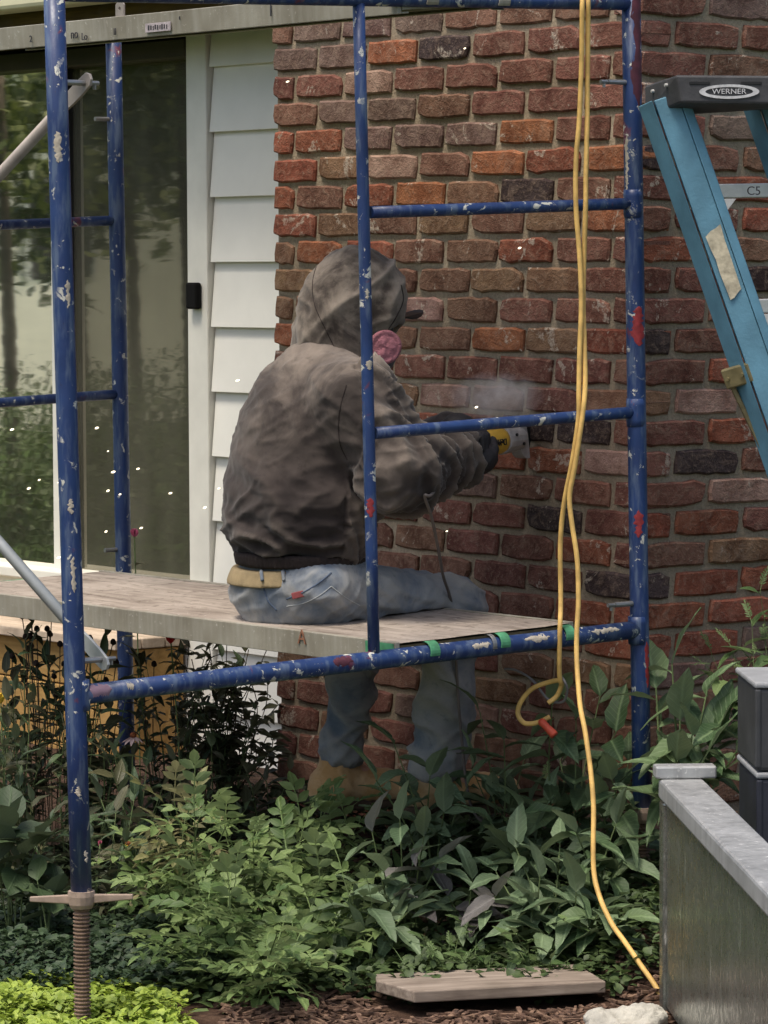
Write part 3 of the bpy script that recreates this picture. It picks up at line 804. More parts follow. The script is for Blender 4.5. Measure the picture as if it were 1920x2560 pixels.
def surface_nets(fn, lo, hi, res):
    lo = np.array(lo); hi = np.array(hi)
    n = np.maximum(4, np.ceil((hi - lo) / res).astype(int) + 1)
    ax = [lo[i] + res * np.arange(n[i]) for i in range(3)]
    G = np.stack(np.meshgrid(*ax, indexing='ij'), -1)
    V = fn(G); S = V < 0
    cs = [n[0] - 1, n[1] - 1, n[2] - 1]
    acc = np.zeros((*cs, 3)); cnt = np.zeros(cs)
    corners = [(i, j, k) for i in (0, 1) for j in (0, 1) for k in (0, 1)]
    def cut(A, c): return A[c[0]:c[0] + cs[0], c[1]:c[1] + cs[1], c[2]:c[2] + cs[2]]
    for a in corners:
        for d in range(3):
            if a[d] == 1: continue
            b = list(a); b[d] = 1; b = tuple(b)
            va, vb = cut(V, a), cut(V, b); m = (va < 0) != (vb < 0)
            t = np.where(m, va / np.where(m, va - vb, 1), 0)
            pos = [np.full(cs, float(a[e])) for e in range(3)]; pos[d] = t
            for e in range(3): acc[..., e] += np.where(m, pos[e], 0)
            cnt += m
    act = cnt > 0; idx = -np.ones(cs, int); idx[act] = np.arange(act.sum())
    base = np.argwhere(act).astype(float)
    verts = lo + res * (base + acc[act] / cnt[act][:, None])
    quads = []
    for d in range(3):
        e, f = [x for x in range(3) if x != d]
        sl = [slice(0, n[0]), slice(0, n[1]), slice(0, n[2])]
        s0 = list(sl); s1 = list(sl); s0[d] = slice(0, n[d] - 1); s1[d] = slice(1, n[d])
        for x in (e, f): s0[x] = slice(1, n[x] - 1); s1[x] = slice(1, n[x] - 1)
        A, B = S[tuple(s0)], S[tuple(s1)]
        for flip, m in ((False, A & ~B), (True, ~A & B)):
            w = np.argwhere(m)
            if len(w) == 0: continue
            w[:, e] += 1; w[:, f] += 1
            c = []
            for (de, df) in ((-1, -1), (0, -1), (0, 0), (-1, 0)):
                q = w.copy(); q[:, e] += de; q[:, f] += df
                c.append(idx[q[:, 0], q[:, 1], q[:, 2]])
            c = np.stack(c, 1)
            if (d == 1) != flip: c = c[:, ::-1]
            quads.append(c)
    return verts, np.concatenate(quads)
def sdf_obj(name, fn, lo, hi, res, mat, root, disp=None, smooth_it=1, label=None):
    v, q = surface_nets(fn, lo, hi, res)
    for _ in range(smooth_it):      # light Laplacian pass
        s = np.zeros_like(v); c = np.zeros(len(v))
        for i in range(4):
            a, b = q[:, i], q[:, (i + 1) % 4]
            np.add.at(s, a, v[b]); np.add.at(c, a, 1); np.add.at(s, b, v[a]); np.add.at(c, b, 1)
        v = v * 0.5 + 0.5 * s / np.maximum(c, 1)[:, None]
    if disp is not None:
        e = res * .5
        g = np.stack([fn(v + np.eye(3)[i] * e) - fn(v - np.eye(3)[i] * e) for i in range(3)], -1)
        nrm = g / np.maximum(np.linalg.norm(g, axis=-1), 1e-9)[:, None]
        dv = np.array([disp(Vector(p), Vector(nn)) for p, nn in zip(v, nrm)])
        v = v + nrm * dv[:, None]
    Mi = np.array(MATW[root.name].inverted()) if root else np.eye(4)
    v = v @ Mi[:3, :3].T + Mi[:3, 3]
    me = bpy.data.meshes.new(name); me.from_pydata([tuple(x) for x in v], [], [tuple(int(y) for y in x) for x in q])
    me.polygons.foreach_set('use_smooth', [True] * len(me.polygons)); me.update()
    if disp is not None:
        at = me.attributes.new('raised', 'FLOAT', 'POINT'); at.data.foreach_set('value', dv.astype(float))
    return mesh_obj(name, me, mat, root, None, label)
class Shape:
    def __init__(s): s.L = []
    def ell(s, c, r, A=None, k=0.03): s.L.append(('e', tuple(c), r, A, k)); return s
    def cone(s, a, b, ra, rb, k=0.03, sq=None): s.L.append(('c', tuple(a), tuple(b), ra, rb, sq, k)); return s
    def cut_ell(s, c, r, A=None): s.L.append(('-e', tuple(c), r, A)); return s
    def plane(s, p, n): s.L.append(('pl', tuple(p), tuple(n))); return s      # keeps the side the normal points away from
    def shell(s, t): s.L.append(('shell', t)); return s
    def fn(s, infl=0.0):
        def f(p):
            d = None
            for x in s.L:
                if x[0] == 'e': v = sd_ell(p, x[1], x[2], x[3]) - infl; d = v if d is None else smin(d, v, x[4])
                elif x[0] == 'c': v = sd_cone(p, x[1], x[2], x[3], x[4], x[5]) - infl; d = v if d is None else smin(d, v, x[6])
                elif x[0] == '-e': d = np.maximum(d, -sd_ell(p, x[1], x[2], x[3]))
                elif x[0] == 'pl': d = np.maximum(d, (p - np.array(x[1])) @ np.array(x[2]))
                elif x[0] == 'shell': d = np.maximum(d, -(d + x[1]))
            return d
        return f
def bounds(pts, m):
    a = np.array([tuple(p) for p in pts]); return a.min(0) - m, a.max(0) + m

# ------------------------------------------------------------------ THE WORKER
FW = Vector((.87, .50, 0)).normalized(); LT = Vector((FW.y, -FW.x, 0))       # forward, his right
AX = Matrix((LT, FW, ZZ))                                                     # rows: his lateral, forward and up axes
def w_(px, py, D): return P(px, py, D)
seat = w_(750, 1531, 8.33)
man = thing('person', 'seated worker in a dusty brown hooded jacket and jeans grinding the mortar joints', 'person', frame(seat, FW, ZZ))
zpl = (MP @ Vector((0.5, 0.3, 0))).z
rhip, lhip = w_(772, 1468, 8.24), w_(705, 1462, 8.44)
rknee, lknee = w_(1128, 1522, 8.56), w_(905, 1512, 8.86)
rank, lank = w_(1085, 1925, 8.60), w_(852, 1915, 8.86)
rsh, lsh = w_(893, 1000, 8.20), w_(795, 968, 8.46)
relb, lelb = w_(1000, 1178, 8.17), w_(960, 1150, 8.60)
rwr, lwr = w_(1152, 1135, 8.385), w_(1120, 1085, 8.56)
headc = w_(890, 765, 8.40); neck = w_(835, 885, 8.37)
def cloth(name, c0, c1, dust, dscale, ztop=None, zbot=None, weave=900, bumpk=0.25, fold_dust_light=None):
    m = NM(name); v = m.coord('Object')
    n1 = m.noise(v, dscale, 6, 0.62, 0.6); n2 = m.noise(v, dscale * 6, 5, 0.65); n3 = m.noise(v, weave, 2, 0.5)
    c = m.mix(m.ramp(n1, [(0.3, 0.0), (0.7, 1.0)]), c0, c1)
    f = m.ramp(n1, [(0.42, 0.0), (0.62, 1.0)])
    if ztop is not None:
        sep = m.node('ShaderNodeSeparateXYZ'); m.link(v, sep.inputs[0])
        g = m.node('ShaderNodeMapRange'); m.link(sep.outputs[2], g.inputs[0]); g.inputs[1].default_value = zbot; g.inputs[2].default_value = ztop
        g.inputs[3].default_value = 0.03; g.inputs[4].default_value = 1.0  # dust thins downward, also painting the shade of the lower back
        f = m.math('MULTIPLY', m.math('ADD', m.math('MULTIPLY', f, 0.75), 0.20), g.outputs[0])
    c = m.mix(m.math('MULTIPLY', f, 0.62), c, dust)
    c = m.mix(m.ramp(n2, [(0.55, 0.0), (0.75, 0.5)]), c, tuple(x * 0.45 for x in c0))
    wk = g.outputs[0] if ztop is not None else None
    if fold_dust_light:      # dust on raised folds, its pale tint also standing for light on them
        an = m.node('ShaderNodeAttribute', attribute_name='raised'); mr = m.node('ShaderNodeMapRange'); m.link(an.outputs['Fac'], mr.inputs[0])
        mr.inputs[1].default_value = fold_dust_light[0]; mr.inputs[2].default_value = fold_dust_light[1]
        wf = m.math('MULTIPLY', mr.outputs[0], fold_dust_light[2])
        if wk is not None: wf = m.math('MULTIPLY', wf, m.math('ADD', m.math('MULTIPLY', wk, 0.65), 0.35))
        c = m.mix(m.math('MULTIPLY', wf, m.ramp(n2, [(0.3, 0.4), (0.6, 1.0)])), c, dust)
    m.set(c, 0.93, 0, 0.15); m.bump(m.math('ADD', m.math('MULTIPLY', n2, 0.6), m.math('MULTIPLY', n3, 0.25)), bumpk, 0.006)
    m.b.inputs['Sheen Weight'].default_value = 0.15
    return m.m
M_JACK = cloth('dusty_brown_canvas', (0.017, 0.0135, 0.0135), (0.043, 0.034, 0.031), (0.30, 0.25, 0.205), 6, 0.58, 0.30, fold_dust_light=(.004, .020, .75))
M_HOOD = cloth('dusty_hood_canvas', (0.040, 0.032, 0.027), (0.105, 0.084, 0.069), (0.30, 0.255, 0.205), 11, fold_dust_light=(-.002, .009, .65))
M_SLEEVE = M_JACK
M_JEAN = cloth('faded_denim', (0.095, 0.125, 0.165), (0.20, 0.225, 0.26), (0.33, 0.32, 0.29), 9, weave=1200, fold_dust_light=(-.001, .007, .5))
M_KNIT = simple('dark_rib_knit', (0.026, 0.018, 0.016), 0.95, 0, 0.3, 50, 0.5, 400, 0.003)
M_SKIN = simple('skin', (0.42, 0.24, 0.17), 0.5, 0, 0.1, 30, 0.1)
M_BELT = simple('tan_web_belt', (0.27, 0.205, 0.11), 0.8, 0, 0.2, 30, 0.4, 300, 0.002)
M_BOOT = cloth('tan_nubuck', (0.40, 0.235, 0.095), (0.50, 0.31, 0.14), (0.55, 0.42, 0.26), 9)
M_SOLE = simple('dark_boot_sole', (0.06, 0.04, 0.025), 0.9, 0, 0.3, 30, 0.3)
M_GLOVE = simple('black_coated_glove', (0.022, 0.02, 0.022), 0.7, 0, 0.3, 60, 0.5, 200, 0.002)
M_GLOVEG = simple('grey_glove_knit', (0.16, 0.15, 0.155), 0.85, 0, 0.3, 60, 0.4, 300, 0.002)
M_PINK = simple('pink_filter_fabric', (0.29, 0.115, 0.135), 0.95, 0, 0.3, 45, 0.7, 120, 0.006)
M_MASKG = simple('grey_respirator_rubber', (0.10, 0.10, 0.11), 0.6, 0, 0.2, 30, 0.1)

def fold(p, lat, up, fw, off=0.0, pw=3.0):
    q = Vector((p.dot(LT) * lat, p.z * up, p.dot(FW) * fw + off))
    w = noise.noise_vector(q * 0.6) * 0.9
    return (1 - abs(noise.noise(q + w)) * 1.6)
def ridg(x): x = max(0.0, x); return x * x * x
def crease(n_, k, p=1.6):
    x = 1 - abs(n_) * k
    return x ** p if x > 0 else 0.0

# body: one continuous figure inside the clothes
b = Shape()
b.ell(w_(748, 1455, 8.34), (.135, .10, .09), AX)
b.cone(w_(748, 1440, 8.34), w_(755, 1180, 8.34), .080, .085, .04, (LT, 1.35)).cone(w_(755, 1180, 8.34), w_(820, 990, 8.36), .088, .078, .04, (LT, 1.35))
b.cone(rsh, relb, .045, .036, .01).cone(relb, rwr, .034, .025, .01).cone(lsh, lelb, .045, .036, .01).cone(lelb, lwr, .034, .025, .01)
b.cone(rhip, rknee, .055, .045, .03, (ZZ, .85)).cone(rknee, rank, .046, .032, .02).cone(lhip, lknee, .055, .045, .03, (ZZ, .85)).cone(lknee, lank, .046, .032, .02)
b.cone(w_(835, 940, 8.36), w_(872, 830, 8.38), .055, .050, .03)
gd = (FW * 0.80 - ZZ * 0.60).normalized(); gu = (ZZ * 0.80 + FW * 0.60).normalized()      # face direction, crown direction
AH = Matrix((LT, gd, gu))
b.ell(headc, (.072, .092, .108), AH, .02)
b.ell(headc + gd * .05 - gu * .065, (.048, .05, .05), AH, .03)                   # jaw
b.ell(headc + gd * .098 - gu * .018, (.012, .018, .024), AH, .012)               # nose
for s in (-1, 1):
    b.ell(headc + LT * s * .074 - gu * .01, (.010, .018, .028), AH, .008)        # ears
    b.ell(headc + gd * .082 + LT * s * .030 + gu * .014, (.016, .012, .010), AH, .01)  # brow
b.ell(headc + gd * .088 - gu * .055, (.024, .012, .010), AH, .008)               # lips
for a, c in ((rank, FW), (lank, FW)): b.cone(a, a + Vector((.95, .12, 0)) * .11 - ZZ * .055, .032, .026, .02)
lo, hi = bounds([lsh, rsh, headc, rank, lank, rwr, lwr, seat, rhip, lknee], .17)
body = sdf_obj('body', b.fn(), lo, hi, .0095, M_SKIN, man)

# jeans
j = Shape()
j.ell(w_(752, 1468, 8.335), (.150, .135, .118), AX)
j.ell(w_(700, 1478, 8.37), (.115, .105, .088), AX, .03)
j.cone(w_(800, 1462, 8.235), w_(1128, 1515, 8.55), .084, .068, .045, (ZZ, .86)).cone(rknee + ZZ * .006, rknee.lerp(rank, .5) + Vector((.012, 0, 0)), .066, .062, .045)
j.cone(rknee.lerp(rank, .5) + Vector((.012, 0, 0)), rank + Vector((.004, 0, .02)), .062, .060, .02)
j.cone(lhip, lknee, .080, .064, .04, (ZZ, .86)).cone(lknee + ZZ * .01, lknee.lerp(lank, .5), .056, .050, .02)
j.cone(lknee.lerp(lank, .5), lank + Vector((0, 0, .02)), .050, .047, .02)
jf0 = j.fn()
plp = np.array(MP @ Vector((0, 0, 0.0005))); pln = np.array((MP.to_3x3() @ Vector((0, 0, 1))))
MPi = np.array(MP.inverted())
def jf(p):
    d = jf0(p)
    # the seat and thighs flatten on the plank
    loc = p @ MPi[:3, :3].T + MPi[:3, 3]
    over = (loc[..., 1] > 0.0) & (loc[..., 0] > -.05)
    pl = -loc[..., 2]
    slab = np.maximum.reduce([-(loc[..., 1] + 0.003), -(loc[..., 2] + .055), loc[..., 2] - 0.0005])
    d = np.maximum(d, -np.maximum.reduce([loc[..., 2] - .0005, -(loc[..., 1] + .002), -(loc[..., 2] + .30)]))
    # hollow hem ends of the trouser legs, open waist hidden under the jacket
    d = np.maximum(d, (p[..., 2] - jz1))
    d = np.maximum(d, (jz0 - p[..., 2]))
    return d
zb0, zb1 = w_(700, 1448, 8.3).z, w_(700, 1408, 8.3).z
jz1 = w_(750, 1392, 8.33).z; jz0 = w_(1090, 1938, 8.60).z
def jd(p, n):
    leg = p.z < zpl - .03
    if leg:
        a = noise.noise(p * 5) * 1.2
        f = crease(noise.noise(Vector((p.x * 6, p.y * 6, p.z * 10 + a + p.x * 13))), 2.4, 1.5)
        low = max(0.0, min(1.0, (0.50 - p.z) / 0.22)); g = crease(noise.noise(Vector((p.x * 5, p.y * 5, p.z * 21 + a * 1.5 - p.x * 10))), 2.2, 1.4)
        return .015 * f + .008 * g * low + .0015 * noise.noise(p * 45) - .004
    q = Vector((p.dot(FW) * 9 + p.z * 14, p.dot(LT) * 6, p.z * 9)); f = crease(noise.noise(q + noise.noise_vector(q * .5)), 2.3, 1.5)
    q2 = Vector((p.dot(FW) * 22 - p.z * 16, p.dot(LT) * 12, p.z * 20)); g = crease(noise.noise(q2), 2.4, 1.5)
    wb = max(0.0, min(1.0, (zb1 + .01 - p.z) / .05)) if p.z > zb0 - .02 else 1.0
    return (.008 * f + .0035 * g) * wb + .001 * noise.noise(p * 50) - .003
lo, hi = bounds([rhip, lhip, rknee, lknee, rank, lank, w_(610, 1400, 8.4), w_(1210, 1500, 8.6)], .11)
jeans = sdf_obj('jeans', jf, lo, hi, .0062, M_JEAN, man, jd)
# belt: band round the waist just under the jacket
bs = Shape(); bs.ell(w_(752, 1468, 8.335), (.162, .147, .131), AX).ell(w_(700, 1478, 8.37), (.127, .117, .101), AX, .03)
zb0, zb1 = w_(700, 1448, 8.3).z, w_(700, 1408, 8.3).z
bf_ = bs.fn()
def beltf(p):
    tilt = 0.10 * ((p - np.array(tuple(seat))) @ np.array(tuple(FW)))
    z = p[..., 2] - tilt
    return np.maximum.reduce([bf_(p), -(bf_(p) + .018), z - zb1, zb0 - z])
lo, hi = bounds([w_(590, 1460, 8.33), w_(900, 1400, 8.33)], .20)
belt = sdf_obj('belt', beltf, lo, hi, .0040, M_BELT, man)
M_STITCH = simple('denim_seam', (0.06, 0.085, 0.13), 0.9, 0, 0.2, 40, 0.2)
def on_shape(fn, p, d, maxd=.4):
    """first surface of fn met from p along d"""
    p = Vector(p); t = 0
    for _ in range(90):
        v = float(fn(np.array([tuple(p + d * t)]))[0])
        if v < .0006: break
        t += max(v * .6, .0008)
        if t > maxd: break
    return p + d * t
from mathutils.bvhtree import BVHTree
BV = {}
def bvh(o):
    if o.name not in BV:
        M = MATW[o.name]; me = o.data
        BV[o.name] = BVHTree.FromPolygons([M @ v.co for v in me.vertices], [tuple(p.vertices) for p in me.polygons])
    return BV[o.name]
def seam(name, pxs, obj, D0, r, mat, root, lift=.0):
    pts = []; tr = bvh(obj); q = []
    sp = spline([Vector((x, y, 0)) for x, y in pxs], 9)
    for s in sp:
        d = ray(s.x, s.y).normalized(); h_ = tr.ray_cast(P(s.x, s.y, D0), d)
        if h_[0] is not None: pts.append(h_[0] - d * (lift + r * .15))
    bm = BM(); tube(bm, pts, r, 6); return build(name, bm, mat, root, smooth=True)
for px in (652, 706, 812):
    seam('belt_loop', [(px, 1404), (px + 1, 1425), (px + 4, 1452)], belt, 8.0, .0042, M_JEAN, man, .003)
seam('jean_seam', [(655, 1452), (662, 1480), (672, 1505), (692, 1526)], jeans, 8.0, .0022, M_STITCH, man)
seam('jean_seam', [(716, 1516), (760, 1508), (800, 1488), (828, 1466)], jeans, 8.0, .0010, simple('pale_stitching', (0.32, 0.34, 0.34), .9), man, .0003)
seam('jean_seam', [(828, 1466), (862, 1492), (900, 1514)], jeans, 8.0, .0010, bpy.data.materials['pale_stitching'], man, .0003)
seam('jean_seam', [(716, 1498), (760, 1480), (800, 1455), (828, 1432)], jeans, 8.0, .0018, M_STITCH, man)
pt = on_shape(jf, P(745, 1487, 8.0), ray(745, 1487).normalized()); Mp_ = frame(pt - ray(745, 1487).normalized() * .002, Vector((1, -.2, .25)), ZZ)
bm = BM(); box(bm, Mp_, (-.014, .014), (-.002, .001), (-.007, .007)); build('leather_patch', bm, simple('red_brown_patch', (0.22, 0.05, 0.05), .7), man, bevel=.003)

# jacket
k = Shape()
k.ell(w_(756, 1300, 8.33), (.176, .146, .135), AX)
k.ell(w_(744, 1180, 8.33), (.180, .140, .20), AX, .08)
k.ell(w_(782, 1040, 8.34), (.168, .122, .155), AX, .07)
k.cone(rsh, lsh, .084, .078, .06)
k.ell(w_(800, 945, 8.38), (.088, .08, .078), AX, .05)
k.cone(rsh + Vector((-.01, 0, -.005)), relb, .088, .082, .035).cone(relb, rwr, .080, .056, .03)
k.cone(lsh, lelb, .085, .075, .03).cone(lelb, lwr, .070, .050, .03)
kf0 = k.fn()
hemz = w_(750, 1390, 8.33).z
def kf(p):
    d = kf0(p)
    fwd = (p - np.array(tuple(seat))) @ np.array(tuple(FW))
    return np.maximum(d, (hemz - p[..., 2]) * .9)
arm_a = (relb - rsh).normalized(); arm_b = (rwr - relb).normalized()
def crease(n_, k, p=1.6):
    x = 1 - abs(n_) * k
    return x ** p if x > 0 else 0.0
def kd(p, n):
    fine = crease(noise.noise(Vector((p.dot(LT) * 15, p.z * 34 + p.dot(LT) * 6, p.dot(FW) * 15))), 2.6)
    tiny = noise.noise(p * 46)
    near_arm = (p - relb).length < .25 and p.dot(FW) > relb.dot(FW) - .10 and (p - relb).dot(LT) > -.12
    t = max(0.0, min(1.0, (1.02 - p.z) / 0.26))
    if near_arm:
        s = (p - relb).dot(arm_b)
        w1 = noise.noise(p * 7) * .8
        f = crease(noise.noise(Vector((s * 15 + p.z * 9 + w1, p.z * 4, p.dot(LT) * 4))), 2.5)
        g = crease(noise.noise(Vector((s * 30 + p.z * 12 + w1 * 2, p.z * 9, 3.0))), 2.6)
        return 0.021 * f + .010 * g + .006 * fine + .002 * tiny - .009
    q = Vector((p.dot(LT) * 4.0, p.z * 10.5 + p.dot(LT) * 2.5, p.dot(FW) * 4.0 + 1.7)); w = noise.noise_vector(q * .55) * 1.1
    f = crease(noise.noise(q + w), 2.5, 1.5)
    q2 = Vector((p.dot(LT) * 8, p.z * 19 - p.dot(LT) * 5, p.dot(FW) * 8 + 7.9)); g = crease(noise.noise(q2 + noise.noise_vector(q2 * .5)), 2.4, 1.5)
    hem = max(0.0, 1 - (p.z - hemz) / .06)
    return (0.023 * f + 0.011 * g) * (0.30 + 0.70 * t) + .0045 * fine * (.4 + .6 * t) + .0016 * tiny - .007 - 0.008 * hem * hem
lo, hi = bounds([w_(570, 1200, 8.3), w_(750, 1400, 8.3), rwr, lwr, relb, w_(800, 830, 8.4), lsh], .15)
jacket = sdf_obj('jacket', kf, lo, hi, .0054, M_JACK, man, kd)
# rib knit waistband and cuffs
ws = Shape(); ws.ell(w_(750, 1350, 8.33), (.168, .142, .17), AX)
wz0, wz1 = w_(750, 1408, 8.33).z, w_(750, 1378, 8.33).z
wf0 = ws.fn()
sdf_obj('waistband', lambda p: np.maximum.reduce([wf0(p), wz0 - p[..., 2] + .03 * ((p - np.array(tuple(seat))) @ np.array(tuple(FW))), p[..., 2] - wz1]), *bounds([w_(600, 1400, 8.33), w_(900, 1370, 8.33)], .20), .0055, M_KNIT, man,
        lambda p, n: 0.0015 * math.sin(math.atan2((p - seat).dot(FW), (p - seat).dot(LT)) * 70))
for a, e, r0 in ((rwr, relb, .052), (lwr, lelb, .045)):
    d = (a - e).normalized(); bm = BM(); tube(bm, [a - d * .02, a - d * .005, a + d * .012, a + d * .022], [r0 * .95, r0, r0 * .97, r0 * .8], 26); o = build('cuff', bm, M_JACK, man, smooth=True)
# hood
h = Shape()
h.ell(w_(876, 752, 8.385), (.095, .107, .126), Matrix((LT, (FW * .9 - ZZ * .43).normalized(), (ZZ * .9 + FW * .43).normalized())))
h.ell(w_(828, 815, 8.385), (.078, .075, .08), AX, .04)
h.cone(w_(822, 862, 8.38), w_(856, 900, 8.37), .070, .066, .035)
h.ell(w_(952, 752, 8.37), (.062, .056, .082), AX, .035)
h.shell(.009)
h.cut_ell(w_(1000, 930, 8.36), (.078, .10, .105), AX)
h.plane(w_(850, 925, 8.37), Vector((0.1, 0, -1)))
hf = h.fn()
def hd(p, n):
    q = Vector((p.dot(LT) * 7, p.z * 8 - p.dot(FW) * 5, p.dot(FW) * 7 + 4.4)); f = crease(noise.noise(q + noise.noise_vector(q * .6)), 2.4, 1.5)
    q = p * 17; g = crease(noise.noise(q + noise.noise_vector(q * .5)), 2.4, 1.5)
    return .010 * f + .005 * g - .004 + .0012 * noise.noise(p * 50)
lo, hi = bounds([w_(740, 610, 8.38), w_(1020, 920, 8.38)], .14)
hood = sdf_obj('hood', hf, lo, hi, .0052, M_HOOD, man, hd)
seam('hood_seam', [(800, 640), (782, 700), (786, 760), (812, 820), (842, 880)], hood, 8.0, .0009, M_KNIT, man, .0002)
seam('hood_seam', [(1003, 712), (1008, 750), (992, 790), (968, 828)], hood, 8.0, .0014, M_KNIT, man, .0006)
seam('jacket_seam', [(866, 962), (852, 1010), (846, 1060), (850, 1110), (868, 1150)], jacket, 7.8, .0011, M_KNIT, man, .0002)
# cap brim
bm = BM(); c = headc + gd * .070 + gu * .066; vs = []
bd = (FW * .95 - ZZ * .32).normalized(); bu = LT.cross(bd).normalized()
for yy, th in ((0, .0), (1, .003)):
    pass
ring0, ring1 = [], []
for i in range(13):
    a = math.pi * i / 12; x = math.cos(a) * .075; y = math.sin(a) * .070
    q = c + LT * x + bd * y - bu * (x * x * 7)
    ring0.append(bm.verts.new(q)); ring1.append(bm.verts.new(q + bu * .003))
bm.faces.new(ring0); bm.faces.new(ring1[::-1])
for i in range(13): bm.faces.new((ring0[i], ring0[(i + 1) % 13], ring1[(i + 1) % 13], ring1[i]))
build('cap_brim', bm, M_BLACK, man)
# respirator with pink filter discs
mk = Shape(); mc = headc + gd * .105 - gu * .045
mk.ell(mc, (.045, .038, .048), AH).ell(mc - gu * .02 + gd * .01, (.03, .03, .03), AH)
sdf_obj('respirator', mk.fn(), *bounds([mc], .09), .005, M_MASKG, man)
fc = w_(962, 868, 8.26)
def disc(c, n_, r, t, name, mat):
    n_ = n_.normalized(); bm = BM(); pr = [(-t, r * .9), (-t * .8, r), (t * .5, r), (t * .9, r * .95), (t * .95, r * .8), (t * .7, r * .72), (t * .95, r * .62), (t * 1.0, r * .3), (t * .98, .001)]
    a = n_.orthogonal().normalized(); bq = n_.cross(a); rings = []
    for hh, rr_ in pr:
        rings.append([bm.verts.new(c + n_ * (hh + .0012 * math.sin(3 * an) + (.0022 * noise.noise(Vector((rr_ * 90 * math.cos(an), rr_ * 90 * math.sin(an), 2))))) + (a * math.cos(an) + bq * math.sin(an)) * rr_ * (1 + .03 * math.sin(2 * an + 1))) for an in [2 * math.pi * i / 28 for i in range(28)]])
    for i in range(len(rings) - 1):
        for q in range(28): bm.faces.new((rings[i][q], rings[i][(q + 1) % 28], rings[i + 1][(q + 1) % 28], rings[i + 1][q]))
    bm.faces.new(rings[0]); bm.faces.new(rings[-1])
    return build(name, bm, mat, man, smooth=True)
disc(fc, Vector((.22, -1, .05)), .037, .009, 'filter_disc', M_PINK)
disc(fc + (mc - fc) * 2 + Vector((0, .0, -.012)), (-LT * .8 + FW * .45), .040, .008, 'filter_disc', M_PINK)
for zz_ in (.02, -.03):
    q0_ = mc + gd * .0 + gu * zz_; bm = BM(); tube(bm, spline([q0_ + LT * .03, headc + LT * .083 + gd * .05 + gu * (zz_ - .02), headc + LT * .080 - gd * .03 + gu * (zz_ + .01)], 6), .004, 6); build('mask_strap', bm, M_MASKG, man, smooth=True)
bm = BM(); tube(bm, [fc, mc], [.014, .02], 12); build('filter_mount', bm, M_MASKG, man, smooth=True)
# boots
def boot(ank, d):
    d = d.normalized(); s_ = Vector((d.y, -d.x, 0)); zs_ = ank.z - .088
    bt = Shape(); heel = ank - d * .028
    bt.cone(ank + ZZ * .030, ank - ZZ * .03, .046, .047, .02)
    bt.ell(heel - ZZ * .050, (.046, .052, .045), Matrix((s_, d, ZZ)), .03)
    bt.ell(ank + d * .075 - ZZ * .048, (.046, .085, .042), Matrix((s_, d, ZZ)), .03)
    bt.ell(ank + d * .150 - ZZ * .055, (.050, .058, .036), Matrix((s_, d, ZZ)), .02)
    bt.plane((0, 0, zs_ + .008), (0, 0, -1))
    pts = [ank + ZZ * .06, ank + d * .23 - ZZ * .1, ank - d * .1]
    sdf_obj('boot', bt.fn(), *bounds(pts, .07), .0055, M_BOOT, man, lambda p, n: .004 * ridg(1 - abs(noise.noise(p * 22)) * 2) + .001 * noise.noise(p * 60))
    f0 = bt.fn(.004)
    zz0, zz1 = zs_ - .014, zs_ + .0085
    bt.L = [x for x in bt.L if x[0] != 'pl']; f1 = bt.fn(.004)
    def sf(p):
        q = p.copy(); q[..., 2] = np.maximum(q[..., 2], zs_ + .012)
        return np.maximum.reduce([f1(q), zz0 - p[..., 2], p[..., 2] - zz1])
    sdf_obj('boot_sole', sf, *bounds(pts, .07), .0055, M_SOLE, man)
boot(lank, Vector((.93, .22, 0))); boot(rank, Vector((.85, .30, 0)))

# grinder
t_tip = w_(1322, 1094, 8.655); t_head = w_(1290, 1096, 8.60)
g_rear = w_(1122, 1116, 8.31); gax = (t_head - g_rear).normalized()
grinder = thing('angle_grinder', 'yellow angle grinder with a silver gear head pressed against the brick wall', 'angle grinder', frame(g_rear, gax, ZZ))
M_YEL = simple('yellow_tool_plastic', (0.62, 0.37, 0.05), 0.5, 0, 0.12, 30, 0.1)
M_SILV = simple('cast_silver_gearbox', (0.46, 0.45, 0.44), 0.5, 0.15, 0.2, 40, 0.3, 120, .002)
L_ = (t_head - g_rear).length
bm = BM(); tube(bm, [g_rear + gax * x for x in (0, .01, L_ * .45, L_ * .5, L_ * .70, L_ * .735)], [.020, .024, .024, .030, .031, .030], 20); build('motor_housing', bm, M_YEL, grinder, smooth=True, bevel=0)
bm = BM(); tube(bm, [g_rear + gax * x for x in (L_ * .738, L_ * .77, L_ * .86, L_ * 1.02, L_ * 1.07)], [.032, .033, .031, .027, .020], 16)
o = build('gear_head', bm, M_SILV, grinder)
sd = gax.cross(ZZ).normalized()
dn = (sd * .25 - ZZ * .97).normalized()
bm = BM(); hc_ = g_rear + gax * L_ * 1.0; tube(bm, [hc_, hc_ + gax * .03 + ZZ * .004], [.012, .010], 12); build('spindle', bm, M_SILV, grinder)
bm = BM(); dc = hc_ + gax * .035; tube(bm, [dc - sd * .0012, dc + sd * .0012], .040, 28); build('grinding_disc', bm, M_BLACK, grinder)
bm = BM(); vs = []
for s_ in (-.012, .014):
    rr_ = []
    for i in range(15):
        a = math.radians(110 + i * 170 / 14); rr_.append(bm.verts.new(dc + sd * s_ + (gax * math.cos(a) + ZZ * math.sin(a)) * .047))
    vs.append(rr_)
for i in range(14): bm.faces.new((vs[0][i], vs[0][i + 1], vs[1][i + 1], vs[1][i]))
cc = bm.verts.new(dc + sd * .014)
for i in range(14): bm.faces.new((vs[1][i], vs[1][i + 1], cc))
o = build('disc_guard', bm, M_SILV, grinder); so = o.modifiers.new('s', 'SOLIDIFY'); so.thickness = .002
